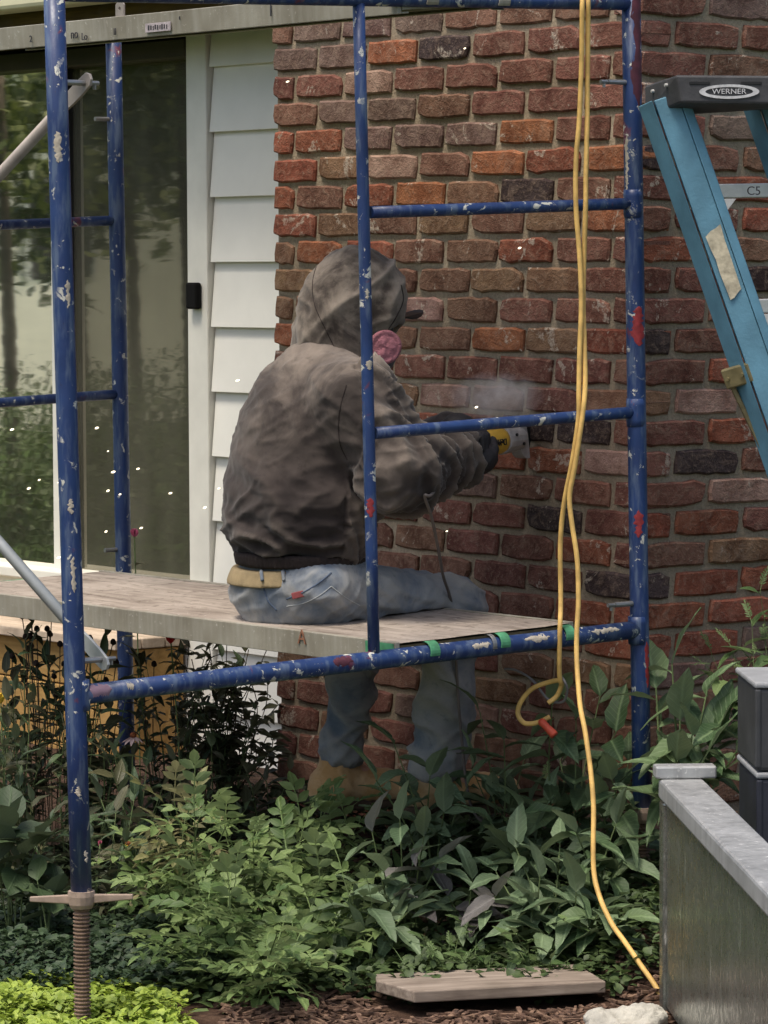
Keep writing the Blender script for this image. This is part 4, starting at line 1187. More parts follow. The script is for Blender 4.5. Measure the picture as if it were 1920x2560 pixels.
for a_, b_ in ((.82, .012), (.93, -.010)):
    bm = BM(); c = g_rear + gax * L_ * a_ + sd * .030 + ZZ * b_; tube(bm, [c, c + sd * .004], .0035, 8); build('housing_screw', bm, M_BLACK, grinder)
Mt = frame(g_rear + gax * L_ * .54 + sd * .0312, gax, ZZ)
text_mesh('tool_lettering', 'DeWALT', .021, Mt @ Matrix.Rotation(math.pi / 2, 4, 'X') @ Matrix.Rotation(math.pi, 4, 'Z'), M_BLACK, grinder, .0012)
# gloves: five separate fingers round the tool
def glove(ax_pts, wrist, nearv, tops, thumb_dir, name_label):
    g = Shape()
    pc = ax_pts[1] + tops * .036 + nearv * .008
    g.cone(wrist, pc - gax * .02, .033, .034, .02).ell(pc, (.042, .026, .034), Matrix((gax, tops, gax.cross(tops))), .02)
    lens = (.9, 1.05, 1.0, .8)
    pts = [wrist, pc]
    for i in range(4):
        s0 = ax_pts[0] + gax * (.014 + i * .0215)
        L0 = lens[i]
        p0 = s0 + tops * .038 + nearv * .012
        p1 = s0 + tops * (.042 * L0) - nearv * .016
        p2 = s0 + tops * .018 - nearv * (.038 * L0)
        p3 = s0 - tops * .010 - nearv * (.034 * L0)
        g.cone(p0, p1, .0115, .0108, .006).cone(p1, p2, .0108, .0098, .002).cone(p2, p3, .0098, .0085, .002)
        pts += [p1, p2, p3]
    t0 = pc - gax * .02 + nearv * .022; t1 = t0 + thumb_dir * .034 + nearv * .01; t2 = t1 + thumb_dir * .026 - nearv * .008
    g.cone(t0, t1, .0145, .0125, .008).cone(t1, t2, .0125, .0100, .002); pts += [t1, t2]
    return sdf_obj('glove', g.fn(), *bounds(pts, .05), .0034, M_GLOVE, man, lambda p, n: .0012 * noise.noise(p * 90), 1)
hs = g_rear + gax * .088
glove([hs, hs + gax * .04], rwr, sd, dn, (gax * .7 - dn * .7).normalized(), '')
hs2 = g_rear + gax * .05
glove([hs2, hs2 + gax * .04], lwr, -sd, -dn, (gax * .8 + dn * .5).normalized(), '')
for i in range(3):      # grey worn patches on the knuckles
    c = hs + gax * (.022 + i * .022) + dn * .0505 + sd * .010
    bm = BM(); tube(bm, [c - gax * .006, c + gax * .006], .006, 8); build('knuckle_pad', bm, M_GLOVEG, man, smooth=True)
# power cord of the grinder
pts = [g_rear, w_(1125, 1165, 8.26), w_(1080, 1235, 8.12), w_(1062, 1240, 8.10), w_(1078, 1290, 8.16), w_(1095, 1370, 8.26), w_(1108, 1440, 8.36), w_(1122, 1482, 8.415), w_(1132, 1530, 8.462), w_(1140, 1640, 8.50), w_(1150, 1800, 8.5), w_(1180, 2020, 8.45), w_(1260, 2080, 8.40)]
cordT = thing('power_cord', 'thin dusty grey tool cord hanging from the grinder over the worker\'s thigh', 'power cord', Matrix.Translation(g_rear))
bm = BM(); tube(bm, spline(pts, 8), .0034, 8); build('cord_line', bm, simple('dusty_cord', (0.13, 0.11, 0.10), .8), cordT, smooth=True)

# ================================================================== STEP LADDER
M_LBLUE = simple('blue_fibreglass', (0.095, 0.225, 0.31), 0.6, 0, 0.2, 14, 0.3, 160, 0.002)
M_CAP = simple('dark_grey_ladder_cap', (0.045, 0.046, 0.05), 0.65, 0, 0.35, 18, 0.3, 120, 0.002)
M_BRASS = simple('dull_gold_bracket', (0.20, 0.17, 0.09), 0.5, 0.6, 0.35, 25, 0.3, 90, 0.002)
M_ALW = simple('pale_aluminium_tread', (0.50, 0.50, 0.48), 0.45, 0.5, 0.12, 20, 0.2)
ladder = thing('step_ladder', 'blue fibreglass step ladder with a dark grey top cap leaning beside the brick corner', 'step ladder', Matrix.Translation(P(1700, 300, 8.05)))
lax = (P(1795, 720, 8.04) - P(1643, 284, 8.04)).normalized()
LEN = 2.05
def prism(bm, sec, d, L0, L1):
    a = [bm.verts.new(p + d * L0) for p in sec]; b = [bm.verts.new(p + d * L1) for p in sec]; n = len(sec)
    for i in range(n): bm.faces.new((a[i], a[(i + 1) % n], b[(i + 1) % n], b[i]))
    bm.faces.new(a[::-1]); bm.faces.new(b)
e0, e1, e1b, e2, e3, e4 = P(1607, 300, 8.10), P(1641, 285, 8.045), P(1648, 283, 8.045), P(1704, 266, 8.045), P(1727, 258, 8.052), P(1722, 250, 8.11)
bm = BM(); prism(bm, [e0, e1, e1 + ZZ * 0 + Vector((.004, .03, 0)), e0 + Vector((.01, .03, 0))], lax, -.03, LEN); build('rail_flange', bm, M_LBLUE, ladder, bevel=.002)
bm = BM(); prism(bm, [e1 + Vector((.0055, .004, 0)), e2, e2 + Vector((0, .02, 0)), e1 + Vector((.0055, .03, 0))], lax, -.03, LEN); build('side_rail', bm, M_LBLUE, ladder, bevel=.002)
bm = BM(); prism(bm, [e2 + Vector((.0008, -.004, 0)), e3, e4, e2 + Vector((.001, .03, 0))], lax, -.03, LEN); build('rail_flange', bm, M_LBLUE, ladder, bevel=.003)
off = Vector((.228, .085, .004))
bm = BM(); prism(bm, [e0 + off, e1 + off, e1 + off + Vector((.004, .03, 0)), e0 + off + Vector((.01, .03, 0))], lax, -.03, LEN); build('rail_flange', bm, M_LBLUE, ladder, bevel=.002)
bm = BM(); prism(bm, [e1 + off + Vector((.0055, .004, 0)), e3 + off, e3 + off + Vector((0, .02, 0)), e1 + off + Vector((.0055, .03, 0))], lax, -.03, LEN); build('side_rail', bm, M_LBLUE, ladder, bevel=.002)
# rear rails, opening the other way behind
rax = (lax + Vector((.0, .10, 0))).normalized()
for o_ in (Vector((.05, .055, .0)), Vector((.265, .10, 0))):
    bm = BM(); a = e1 + o_; prism(bm, [a, a + Vector((.035, .004, 0)), a + Vector((.035, .022, 0)), a + Vector((0, .018, 0))], rax, 0.0, LEN); build('rear_rail', bm, M_LBLUE, ladder, bevel=.002)
for yy in (478, 767, 1056, 1345):
    k_ = (P(1700, yy, 8.05).z - e2.z) / lax.z; q = e2 + lax * k_ + Vector((.012, .012, 0))
    bm = BM(); w = off + Vector((-.05, 0, 0)); hexa(bm, [q + ZZ * a + w * b + Vector((0, c, 0)) for a, b, c in ((-.015, 0, 0), (-.015, 1, 0), (-.015, 1, .075), (-.015, 0, .075), (.015, 0, 0), (.015, 1, 0), (.015, 1, .075), (.015, 0, .075))])
    build('step_tread', bm, M_ALW, ladder, bevel=.002)
    bm = BM(); q2 = q + Vector((.006, -.002, -.016)); hexa(bm, [q2 + Vector(v) for v in ((0, 0, -.042), (.004, 0, -.042), (.004, .003, -.042), (0, .003, -.042), (0, 0, 0), (.036, 0, 0), (.036, .003, 0), (0, .003, 0))]); build('tread_gusset', bm, M_ALW, ladder)
q = P(1884, 478, 8.045); text_mesh('tread_stamp', 'C5', .026, frame(q + Vector((0, -.004, 0)), Vector((1, .2, 0)), ZZ) @ Matrix.Rotation(math.pi / 2, 4, 'X'), M_INK, ladder)
# cap
c0 = [P(1690, 187, 8.0), P(2020, 190, 8.0), P(2010, 262, 8.0), P(1704, 257, 8.0)]     # front face
cb = P(1611, 214, 8.13), P(1611, 294, 8.13)
capv = [c0[3], c0[2], c0[2] + Vector((.0, .14, 0)), cb[1] , c0[0], c0[1], c0[1] + Vector((0, .14, 0)), cb[0]]
bm = BM(); vs = [bm.verts.new(p) for p in capv]
for f in ((0, 1, 5, 4), (4, 5, 6, 7), (3, 2, 1, 0), (3, 0, 4, 7), (1, 2, 6, 5), (2, 3, 7, 6)): bm.faces.new([vs[i] for i in f])
build('top_cap', bm, M_CAP, ladder, bevel=.005)
for x in (1749, 1878):
    bm = BM(); q = P(x, 207, 7.9995); box(bm, Matrix.Translation(q), (-.0215, .0215), (-.0012, .0), (-.0032, .0032)); build('cap_slot', bm, M_BLACK, ladder, bevel=.0005)
M_SILV2 = simple('silver_emblem', (0.52, 0.52, 0.53), 0.5, 0.2, 0.2, 90, 0.2)
bm = BM(); q = P(1823, 229, 7.998); n = 40; ri, ro = [], []
for y in (0, -.0015):
    ri.append([bm.verts.new(q + Vector((.050 * math.cos(a), y, .0095 * math.sin(a)))) for a in [2 * math.pi * i / n for i in range(n)]])
    ro.append([bm.verts.new(q + Vector((.063 * math.cos(a), y, .0150 * math.sin(a)))) for a in [2 * math.pi * i / n for i in range(n)]])
for i in range(n):
    j_ = (i + 1) % n
    bm.faces.new((ri[1][i], ri[1][j_], ro[1][j_], ro[1][i])); bm.faces.new((ro[0][i], ro[0][j_], ro[1][j_], ro[1][i])); bm.faces.new((ri[0][i], ri[0][j_], ri[1][j_], ri[1][i]))
build('oval_emblem', bm, M_SILV2, ladder)
text_mesh('emblem_lettering', 'WERNER', .0155, frame(q + Vector((0, -.0005, 0)), Vector((1, 0, 0)), ZZ) @ Matrix.Rotation(math.pi / 2, 4, 'X') @ Matrix.Diagonal((1.15, 1, 1, 1)), M_SILV2, ladder, .0008)
cn = (c0[0] - cb[0]).cross(ZZ).normalized()
for x, y in ((1634, 228), (1668, 213), (1645, 259)):
    f_ = (x - 1611) / 79; q = cb[0].lerp(c0[0], f_); q = Vector((P(x, y, 8.13 - .13 * f_).x, 8.13 - .13 * f_, P(x, y, 8.13 - .13 * f_).z)) + cn * .003
    bm = BM(); tube(bm, [q - cn * .003, q + cn * .003], [.004, .0032], 10); build('cap_rivet', bm, M_ALW, ladder)
# worn paper label on the rail
def railp(px, py, d=.0015):
    n_ = (e2 - e1b).cross(lax).normalized()
    if n_.y > 0: n_ = -n_
    return hit(px, py, e2 + n_ * d, n_)
bm = BM(); rng = random.Random(4)
poly = [(1764, 592), (1776, 578), (1790, 570), (1801, 560), (1812, 600), (1826, 640), (1840, 682), (1853, 722), (1846, 730), (1836, 744), (1826, 750), (1813, 716), (1800, 684), (1789, 648), (1776, 622)]
f0_ = [bm.verts.new(railp(x, y, .0006)) for x, y in poly]; f1_ = [bm.verts.new(railp(x, y, .0016)) for x, y in poly]
bm.faces.new(f1_); bm.faces.new(f0_[::-1])
for i in range(len(poly)): bm.faces.new((f0_[i], f0_[(i + 1) % len(poly)], f1_[(i + 1) % len(poly)], f1_[i]))
build('worn_label', bm, simple('worn_paper_label', (0.42, 0.38, 0.28), 0.9, 0, 0.35, 60, 0.4, 200, .001), ladder)
# gold bracket and lower channel
k_ = (P(1800, 935, 8.04).z - e1.z) / lax.z
q = e0 + lax * k_ ; sidev = (e2 - e0).normalized()
Mb = Matrix((sidev, (sidev.cross(lax)).normalized(), -lax)).transposed().to_4x4(); Mb.translation = q + Vector((-.002, -.016, 0))
bm = BM(); box(bm, Mb, (-.018, .052), (-.010, .010), (-.020, .024)); build('rail_bracket', bm, M_BRASS, ladder, bevel=.004)
for dx in (-.006, .030):
    bm = BM(); c_ = Mb @ Vector((dx, 0, .002)); nb_ = (Mb.to_3x3() @ Vector((0, 1, 0))); nb_ = nb_ if nb_.y < 0 else -nb_
    tube(bm, [c_ + nb_ * .008, c_ + nb_ * .0135], .0045, 10); build('bracket_rivet', bm, M_BRASS, ladder)
lowax = (P(1920, 1180, 8.04) - P(1822, 975, 8.04)).normalized()
for dx, w_2 in ((-.012, .012), (.040, .014)):
    bm = BM(); a = Mb @ Vector((dx, 0, -.02)); prism(bm, [a, a + Vector((w_2, 0, 0)), a + Vector((w_2, .02, 0)), a + Vector((0, .02, 0))], lowax, -.01, 1.35); build('lower_channel', bm, M_BRASS, ladder, bevel=.002)

# ================================================================== GALVANISED TRAILER SIDE WITH CASES
def mat_galv(name, c0, c1, c2, rough=0.32):
    m = NM(name); v = m.coord('Object'); vs = m.coord('Object', (30, 30, 3.5)); n = m.noise(v, 9, 5); n2 = m.noise(vs, 1.0, 5, .6); n3 = m.noise(v, 60, 4, .7)
    c = m.ramp(n, [(0.3, c0), (0.7, c1)]); c = m.mix(m.ramp(n2, [(0.50, 0.0), (0.66, 0.35)]), c, tuple(x * .5 for x in c0)); dr = m.coord('Object', (70, 70, 9)); c = m.mix(m.ramp(m.noise(dr, 1.0, 3, .6), [(0.66, 0.0), (0.71, 0.95)]), c, c2)
    c = m.mix(m.ramp(n3, [(0.64, 0.0), (0.72, 0.6)]), c, c2)
    m.set(c, m.ramp(n3, [(0.3, rough), (0.7, rough + .22)]), 0.75, 0.5); m.bump(m.noise(v, 5, 3), 0.25, 0.01); return m.m
M_GSIDE = mat_galv('galvanised_sheet', (0.17, 0.185, 0.165), (0.26, 0.27, 0.25), (0.72, 0.74, 0.70), 0.18)
M_GTOP = mat_galv('galvanised_rail', (0.32, 0.33, 0.33), (0.46, 0.47, 0.47), (0.80, 0.80, 0.78), 0.5)
D0 = 7.5
tA = P(1645, 1945, D0); tB = P(1756, 1945, D0)
ztop = tA.z
tdir = hitz(1920, 2236, ztop) - tA; tdir.z = 0; tdir.normalize()
tr = thing('utility_trailer', 'galvanised steel trailer side with a flat top rail in the bottom right corner', 'trailer', frame(Vector((tA.x, tA.y, 0)), tdir, ZZ))
sx = Vector((tdir.y, -tdir.x, 0)); sx = sx if sx.x > 0 else -sx
wd = .088
def trb(name, x, y, z, mat, bevel=.003):
    Mx = Matrix((tdir, sx, ZZ)).transposed().to_4x4(); Mx.translation = Vector((tA.x, tA.y, 0))
    bm = BM(); box(bm, Mx, x, y, z); return build(name, bm, mat, tr, bevel=bevel)
TL = 2.6
trb('top_rail', (0.004, TL), (0.0, wd), (ztop - .040, ztop), M_GTOP, .006)
trb('side_sheet', (0.004, TL), (0.010, 0.016), (-.06 + .02, ztop - .041), M_GSIDE, 0)
trb('corner_post', (-.006, .050), (0.003, 0.05), (-.06, ztop - .042), M_GSIDE, .006)
trb('end_cap_plate', (-.022, .026), (-.008, wd + .026), (ztop + .001, ztop + .026), M_GTOP, .004)
trb('bed_floor', (0.02, TL), (0.017, 1.1), (.02, .045), M_GSIDE, 0)
trb('far_side_sheet', (0.004, TL), (1.1, 1.106), (-.04, ztop - .3), M_GSIDE, 0)
bm = BM(); Mx = Matrix((tdir, sx, ZZ)).transposed().to_4x4(); Mx.translation = Vector((tA.x, tA.y, 0))
pts = [Mx @ Vector((.55, .55 + s_, -.0)) for s_ in (-.3, .3)]
tube(bm, pts, .02, 10); build('axle', bm, M_STEEL, tr)
for x in (.25, 1.2, 2.1):
    trb('side_rib', (x, x + .03), (0.0165, 0.03), (-.03, ztop - .045), M_GSIDE, .002)
M_CASE = simple('charcoal_case_plastic', (0.035, 0.037, 0.040), 0.55, 0, 0.25, 14, 0.2, 80, .002)
M_CASE2 = simple('navy_case_plastic', (0.018, 0.020, 0.030), 0.5, 0, 0.25, 14, 0.2, 80, .002)
M_LID = simple('dusty_pale_lid', (0.24, 0.25, 0.26), 0.6, 0, 0.2, 18, 0.2)
def case(label, px0, ytop, ybot, D, mat, zb=None):
    a = P(px0, ytop, D); b_ = P(px0, ybot, D); H_ = a.z - (b_.z if zb is None else zb)
    Mx = frame(Vector((a.x, a.y, a.z - H_)), Vector((1, .04, 0)), ZZ)
    root = thing('tool_case', label, 'tool case', Mx, 'stacked tool cases in the trailer')
    def bb(n, x, y, z, m, bv=.004):
        bm = BM(); box(bm, Mx, x, y, z); build(n, bm, m, root, bevel=bv)
    bb('case_body', (0, .42), (0, .28), (0, H_ - .012), mat, .008)
    bb('case_lid', (-.004, .424), (-.004, .284), (H_ - .0115, H_), M_LID if ytop < 1800 else M_LID, .004)
    bb('corner_rib', (-.003, .010), (-.003, .008), (.006, H_ - .013), mat)
    bb('corner_rib', (.040, .048), (-.003, .001), (.006, H_ - .013), mat, .001)
    bb('corner_rib', (.37, .378), (-.003, .001), (.006, H_ - .013), mat, .001)
    bb('case_latch', (.10, .15), (-.010, -.0005), (H_ * .55, H_ - .002), M_BLACK)
    bb('case_latch', (.28, .33), (-.010, -.0005), (H_ * .55, H_ - .002), M_BLACK)
    return root
zl = P(1848, 1930, 7.35).z
lowz = .046
case('dark charcoal tool case on top of the stack at the right edge', 1891, 1706, 1929, 7.35, M_CASE)
case('navy tool case underneath the charcoal one at the right edge', 1895, 1932, 2100, 7.35, M_CASE2, lowz)

# ================================================================== YELLOW EXTENSION CORD
M_YC = simple('yellow_cord_jacket', (0.58, 0.375, 0.115), 0.6, 0, 0.32, 22, 0.25, 120, .002)
cord = thing('extension_cord', 'yellow extension cord hanging doubled over the blue scaffold bar down to the ground', 'extension cord', Matrix.Translation(P(1450, 10, 8.04)))
def pp(L): return [P(*q) for q in L]
a_ = [(1470, -70, 8.13), (1459, -35, 8.09), (1456, 0, 8.045), (1455, 60, 8.045), (1454, 150, 8.05), (1448, 300, 8.05), (1440, 400, 8.05), (1440, 520, 8.05), (1449, 640, 8.045), (1453, 760, 8.04), (1449, 880, 8.035), (1447, 980, 8.03), (1446, 1045, 8.03), (1431, 1150, 8.035), (1410, 1260, 8.05), (1401, 1360, 8.06),
      (1402, 1500, 8.06), (1400, 1570, 8.04), (1398, 1660, 8.05), (1400, 1700, 8.06), (1404, 1712, 8.07), (1392, 1740, 8.08), (1370, 1758, 8.08)]
b_ = [(1462, -70, 8.15), (1466, -35, 8.10), (1470, 0, 8.052), (1470, 60, 8.055), (1469, 180, 8.06), (1468, 300, 8.06), (1465, 420, 8.055), (1464, 520, 8.05), (1460, 640, 8.055), (1458, 760, 8.055), (1461, 860, 8.045), (1463, 960, 8.03), (1456, 1040, 8.02), (1438, 1160, 8.02), (1424, 1240, 8.025), (1430, 1310, 8.02), (1443, 1400, 8.01), (1446, 1500, 8.0), (1442, 1580, 7.985), (1442, 1650, 7.97), (1450, 1760, 7.93), (1463, 1830, 7.9),
      (1477, 1930, 7.86), (1484, 2020, 7.83), (1483, 2120, 7.8), (1486, 2190, 7.78), (1502, 2250, 7.74), (1530, 2310, 7.69), (1560, 2352, 7.65), (1600, 2410, 7.6), (1634, 2458, 7.56), (1660, 2500, 7.54), (1700, 2540, 7.62)]
l_ = [(1398, 1700, 8.075), (1370, 1706, 8.09), (1330, 1722, 8.10), (1302, 1755, 8.11), (1295, 1785, 8.11), (1312, 1808, 8.10), (1345, 1806, 8.09), (1375, 1792, 8.09)]
for L in (a_, b_, l_):
    bm = BM(); tube(bm, spline(pp(L), 7), .0054, 10); build('cord_strand', bm, M_YC, cord, smooth=True)
bm = BM(); k0 = P(1350, 1800, 8.085); k1 = P(1384, 1836, 8.07); dd = (k1 - k0).normalized()
tube(bm, [k0, k0 + dd * .006, k0 + dd * .022, k1, k1 + dd * .004], [.006, .009, .008, .010, .009], 12); build('cord_socket', bm, simple('orange_red_socket', (0.40, 0.055, 0.025), .6), cord, smooth=True)
wl = [(1402, 1690, 8.07), (1412, 1705, 8.06), (1418, 1728, 8.07), (1406, 1755, 8.09), (1370, 1748, 8.10), (1330, 1700, 8.11), (1290, 1676, 8.12), (1260, 1672, 8.12)]
bm = BM(); tube(bm, spline(pp(wl), 7), .0028, 8); build('grey_lead', bm, simple('grey_lead_rubber', (0.16, .15, .15), .6), cord, smooth=True)

# ================================================================== LOOSE THINGS ON THE GROUND
M_BOARD = mat_grain('grey_weathered_board', (0.13, 0.10, 0.08), (0.22, 0.18, 0.145), (0.31, 0.26, 0.215), 0, 16)
bd0 = hitz(1035, 2503, -.030); bd1 = hitz(1515, 2478, -.030)
bxd = (bd1 - bd0); bxd.z = 0; blen = bxd.length; bxd.normalize(); byd = Vector((-bxd.y, bxd.x, 0))
Mbd = Matrix((bxd, byd, ZZ)).transposed().to_4x4(); Mbd.translation = bd0
board = thing('wooden_board', 'weathered grey-brown wooden board lying flat on the mulch at the bottom', 'wooden board', Mbd)
bm = BM()
outl = [(0, 0), (blen, 0), (blen, .20), (-.03, .20), (-.045, .13), (-.02, .06)]
v0 = [bm.verts.new(Mbd @ Vector((x, y, -.004))) for x, y in outl]; v1 = [bm.verts.new(Mbd @ Vector((x, y, .020))) for x, y in outl]
bm.faces.new(v1); bm.faces.new(v0[::-1])
for i in range(6): bm.faces.new((v0[i], v0[(i + 1) % 6], v1[(i + 1) % 6], v1[i]))
build('board_plank', bm, M_BOARD, board, bevel=.003)
rk = Shape(); rc = hitz(1560, 2556, -.05)
rk.ell(rc, (.075, .06, .024)).ell(rc + Vector((.045, .02, .004)), (.04, .045, .022)).ell(rc + Vector((-.045, -.01, 0)), (.035, .04, .016))
o = sdf_obj('mortar_chunk', rk.fn(), *bounds([rc], .16), .006, simple('pale_mortar_lump', (0.36, 0.35, 0.31), .9, 0, .3, 14, .7, 60, .01), None, lambda p, n: .012 * noise.noise(p * 28) + .006 * noise.noise(p * 80))
tag(o, 'pale grey lump of old mortar on the ground beside the trailer', 'mortar lump')
# mulch chips
M_CHIP = NM('mulch_chips'); oi = M_CHIP.coord('Object'); M_CHIP.set(M_CHIP.ramp(M_CHIP.noise(oi, 60, 2), [(.3, (.035, .018, .011)), (.5, (.10, .055, .035)), (.7, (.22, .14, .09))]), .9); M_CHIP = M_CHIP.m
bm = BM(); rg = random.Random(3)
for i in range(5200):
    q = hitz(rg.uniform(560, 1680), rg.uniform(2250, 2600), -.05)
    lb = Mbd.inverted() @ q
    if -.05 < lb.x < blen + .01 and -.02 < lb.y < .21: continue
    q.z = gz(q.x, q.y) + rg.uniform(.0, .012)
    a = rg.uniform(0, 6.28); t_ = Vector((math.cos(a), math.sin(a), rg.uniform(-.35, .35))).normalized(); s_ = t_.cross(ZZ).normalized()
    L = rg.uniform(.008, .028); w = rg.uniform(.002, .007); th = rg.uniform(.001, .003); u_ = s_.cross(t_)
    hexa(bm, [q + t_ * x + s_ * y + u_ * z for x, y, z in ((-L, -w, -th), (L, -w * .6, -th), (L, w * .6, -th), (-L, w, -th), (-L, -w, th), (L, -w * .6, th), (L, w * .6, th), (-L, w, th))])
build('bark_mulch', bm, M_CHIP, None, kind='stuff')
# sparks
M_SPARK = NM('spark_glow'); M_SPARK.b.inputs['Base Color'].default_value = (1, .9, .7, 1); M_SPARK.b.inputs['Emission Color'].default_value = (1, .86, .62, 1); M_SPARK.b.inputs['Emission Strength'].default_value = 1.6; M_SPARK = M_SPARK.m
SLAB = {(30, 1074): 'lone glowing spark in front of the bare door pane at the left edge', (98, 1200): 'glowing spark just left of the nearest post, right one of a close pair', (72, 1221): 'glowing spark left of the nearest post, lower left one of a close pair',
 (147, 1206): 'glowing spark touching the left side of the nearest post', (242, 1070): 'faint glowing spark between the two left posts, just under the rung', (270, 1128): 'faint glowing spark between the two left posts, second from the top',
 (283, 1180): 'small glowing spark touching the left side of the farther post', (300, 1236): 'glowing spark drifting across the front of the farther post', (270, 1227): 'glowing spark just left of the farther post above the plank',
 (345, 1172): 'bright glowing spark just right of the farther post', (426, 1233): 'glowing spark in the middle of the dark screened pane', (265, 1329): 'lowest glowing spark between the two left posts, just above the plank',
 (353, 1320): 'small glowing spark beside the pink rose bud', (147, 1394): 'glowing spark beside the foot of the white door stile',
 (594, 951): 'glowing spark on the white siding above the worker\'s back', (547, 1221): 'glowing spark on the seam between casing and siding', (512, 1269): 'glowing spark on the white door casing',
 (719, 204): 'glowing spark on the red brick at the top left end of the wall', (1162, 121): 'glowing spark on the dark brick in the top course', (1191, 1018): 'glowing spark inside the dust cloud', (1117, 1328): 'glowing spark over the bricks beside the tool cord', (1299, 620): 'glowing spark on the bricks between the two scaffold rungs'}
SP = {'door': ([(30, 1074), (98, 1200), (72, 1221), (147, 1206), (242, 1070), (270, 1128), (283, 1180), (300, 1236), (270, 1227), (345, 1172), (426, 1233), (265, 1329), (353, 1320), (147, 1394)], 'tiny glowing spark drifting in front of the dark glass door'),
      'white': ([(594, 951), (547, 1221), (512, 1269)], 'tiny glowing spark against the white siding and door casing'),
      'brick': ([(719, 204), (1162, 121), (1191, 1018), (1117, 1328), (1299, 620)], 'tiny glowing spark in front of the bricks')}
for key, (L, lab) in SP.items():
    me = None
    for i, (x, y) in enumerate(L):
        D = {'door': 9.0, 'white': 8.9, 'brick': 8.25}[key] + .25 * math.sin(i * 2.1)
        if key == 'brick' and x < 800: D = 8.9
        p = P(x, y, D); r_ = (.0036 if key != 'brick' else .0030) * (.55 + .5 * abs(math.sin(i * 1.7 + 1)))
        bm = BM(); bmesh.ops.create_icosphere(bm, subdivisions=1, radius=r_)
        for v in bm.verts: v.co = Vector((v.co.x * (1.1 + .5 * abs(math.cos(i))), v.co.y, v.co.z * .75 + v.co.x * .3))
        bm.transform(Matrix.Translation(p))
        o = build('spark', bm, M_SPARK, None, M=Matrix.Translation(p)); tag(o, SLAB[(x, y)], 'spark', {'door': 'sparks before the glass door', 'white': 'sparks before the white siding', 'brick': 'sparks before the bricks'}[key])
# dust puff
bm = BM(); bmesh.ops.create_icosphere(bm, subdivisions=3, radius=1)
c = P(1240, 992, 8.50)
for v in bm.verts: v.co = c + Vector((v.co.x * .115, v.co.y * .07, v.co.z * .062)) * (1 + .15 * noise.noise(v.co * 2))
m = NM('dust_cloud'); m.t.nodes.remove(m.b)
pv = m.node('ShaderNodeVolumePrincipled'); pv.inputs['Color'].default_value = (.98, .96, .94, 1)
nv = m.noise(m.coord('Object'), 26, 5, .65); tcg = m.coord('Generated')
vm = m.node('ShaderNodeVectorMath', operation='DISTANCE'); m.link(tcg, vm.inputs[0]); vm.inputs[1].default_value = (.5, .5, .5)
fall = m.ramp(vm.outputs['Value'], [(0.0, 1.0), (0.48, 0.0)])
dn_ = m.math('MULTIPLY', m.math('MULTIPLY', m.ramp(nv, [(.35, 0.0), (.7, 1.0)]), fall), 38.0)
m.link(dn_, pv.inputs['Density']); m.link(pv.outputs[0], m.out.inputs['Volume'])
o = build('dust_cloud', bm, m.m, None, M=Matrix.Translation(c), kind='stuff')

# ================================================================== PLANTS
def leaf_mat(name, c_lo, c_hi, back=0.6, vein=0.25, rough=0.55, transl=0.25, nveins=9):
    m = NM(name); oi = m.node('ShaderNodeObjectInfo'); v = m.coord('Object'); sep = m.node('ShaderNodeSeparateXYZ'); m.link(v, sep.inputs[0])
    c = m.ramp(oi.outputs['Random'], [(0.0, c_lo), (0.55, tuple((a + b) / 2 for a, b in zip(c_lo, c_hi))), (1.0, c_hi)])
    ax = m.math('ABSOLUTE', sep.outputs[0])
    mid = m.ramp(ax, [(0.0, 1.0), (0.035, 0.0)])
    sv = m.math('FRACT', m.math('MULTIPLY', m.math('SUBTRACT', sep.outputs[1], m.math('MULTIPLY', ax, 0.9)), float(nveins)))
    svr = m.ramp(sv, [(0.0, 1.0), (0.14, 0.0), (0.9, 0.0), (1.0, 1.0)])
    n = m.noise(v, 7, 4); n2 = m.noise(v, 30, 3)
    c = m.mix(m.ramp(n, [(0.35, 0.0), (0.7, 0.45)]), c, m.mix(1.0, c, (0.55, 0.62, 0.5), 'MULTIPLY'))
    c = m.mix(m.math('MULTIPLY', m.math('MAXIMUM', mid, m.math('MULTIPLY', svr, 0.45)), vein * 2), c, tuple(min(1, x * 2.0 + .02) for x in c_hi))
    c = m.mix(m.ramp(n2, [(0.68, 0.0), (0.74, 0.35)]), c, (0.10, 0.07, 0.03))
    gm = m.node('ShaderNodeNewGeometry')
    c = m.mix(m.math('MULTIPLY', gm.outputs['Backfacing'], back), c, m.mix(0.5, tuple(min(1, x * 1.3) for x in c_hi), (0.22, 0.24, 0.17)))
    m.set(c, rough, 0, 0.4)
    m.bump(m.math('ADD', svr, m.math('MULTIPLY', mid, 1.5)), 0.25, 0.01)
    tl = m.node('ShaderNodeBsdfTranslucent'); m.link(c, tl.inputs[0]); mx = m.node('ShaderNodeMixShader'); mx.inputs[0].default_value = transl
    m.link(m.b.outputs[0], mx.inputs[1]); m.link(tl.outputs[0], mx.inputs[2]); m.link(mx.outputs[0], m.out.inputs[0])
    return m.m
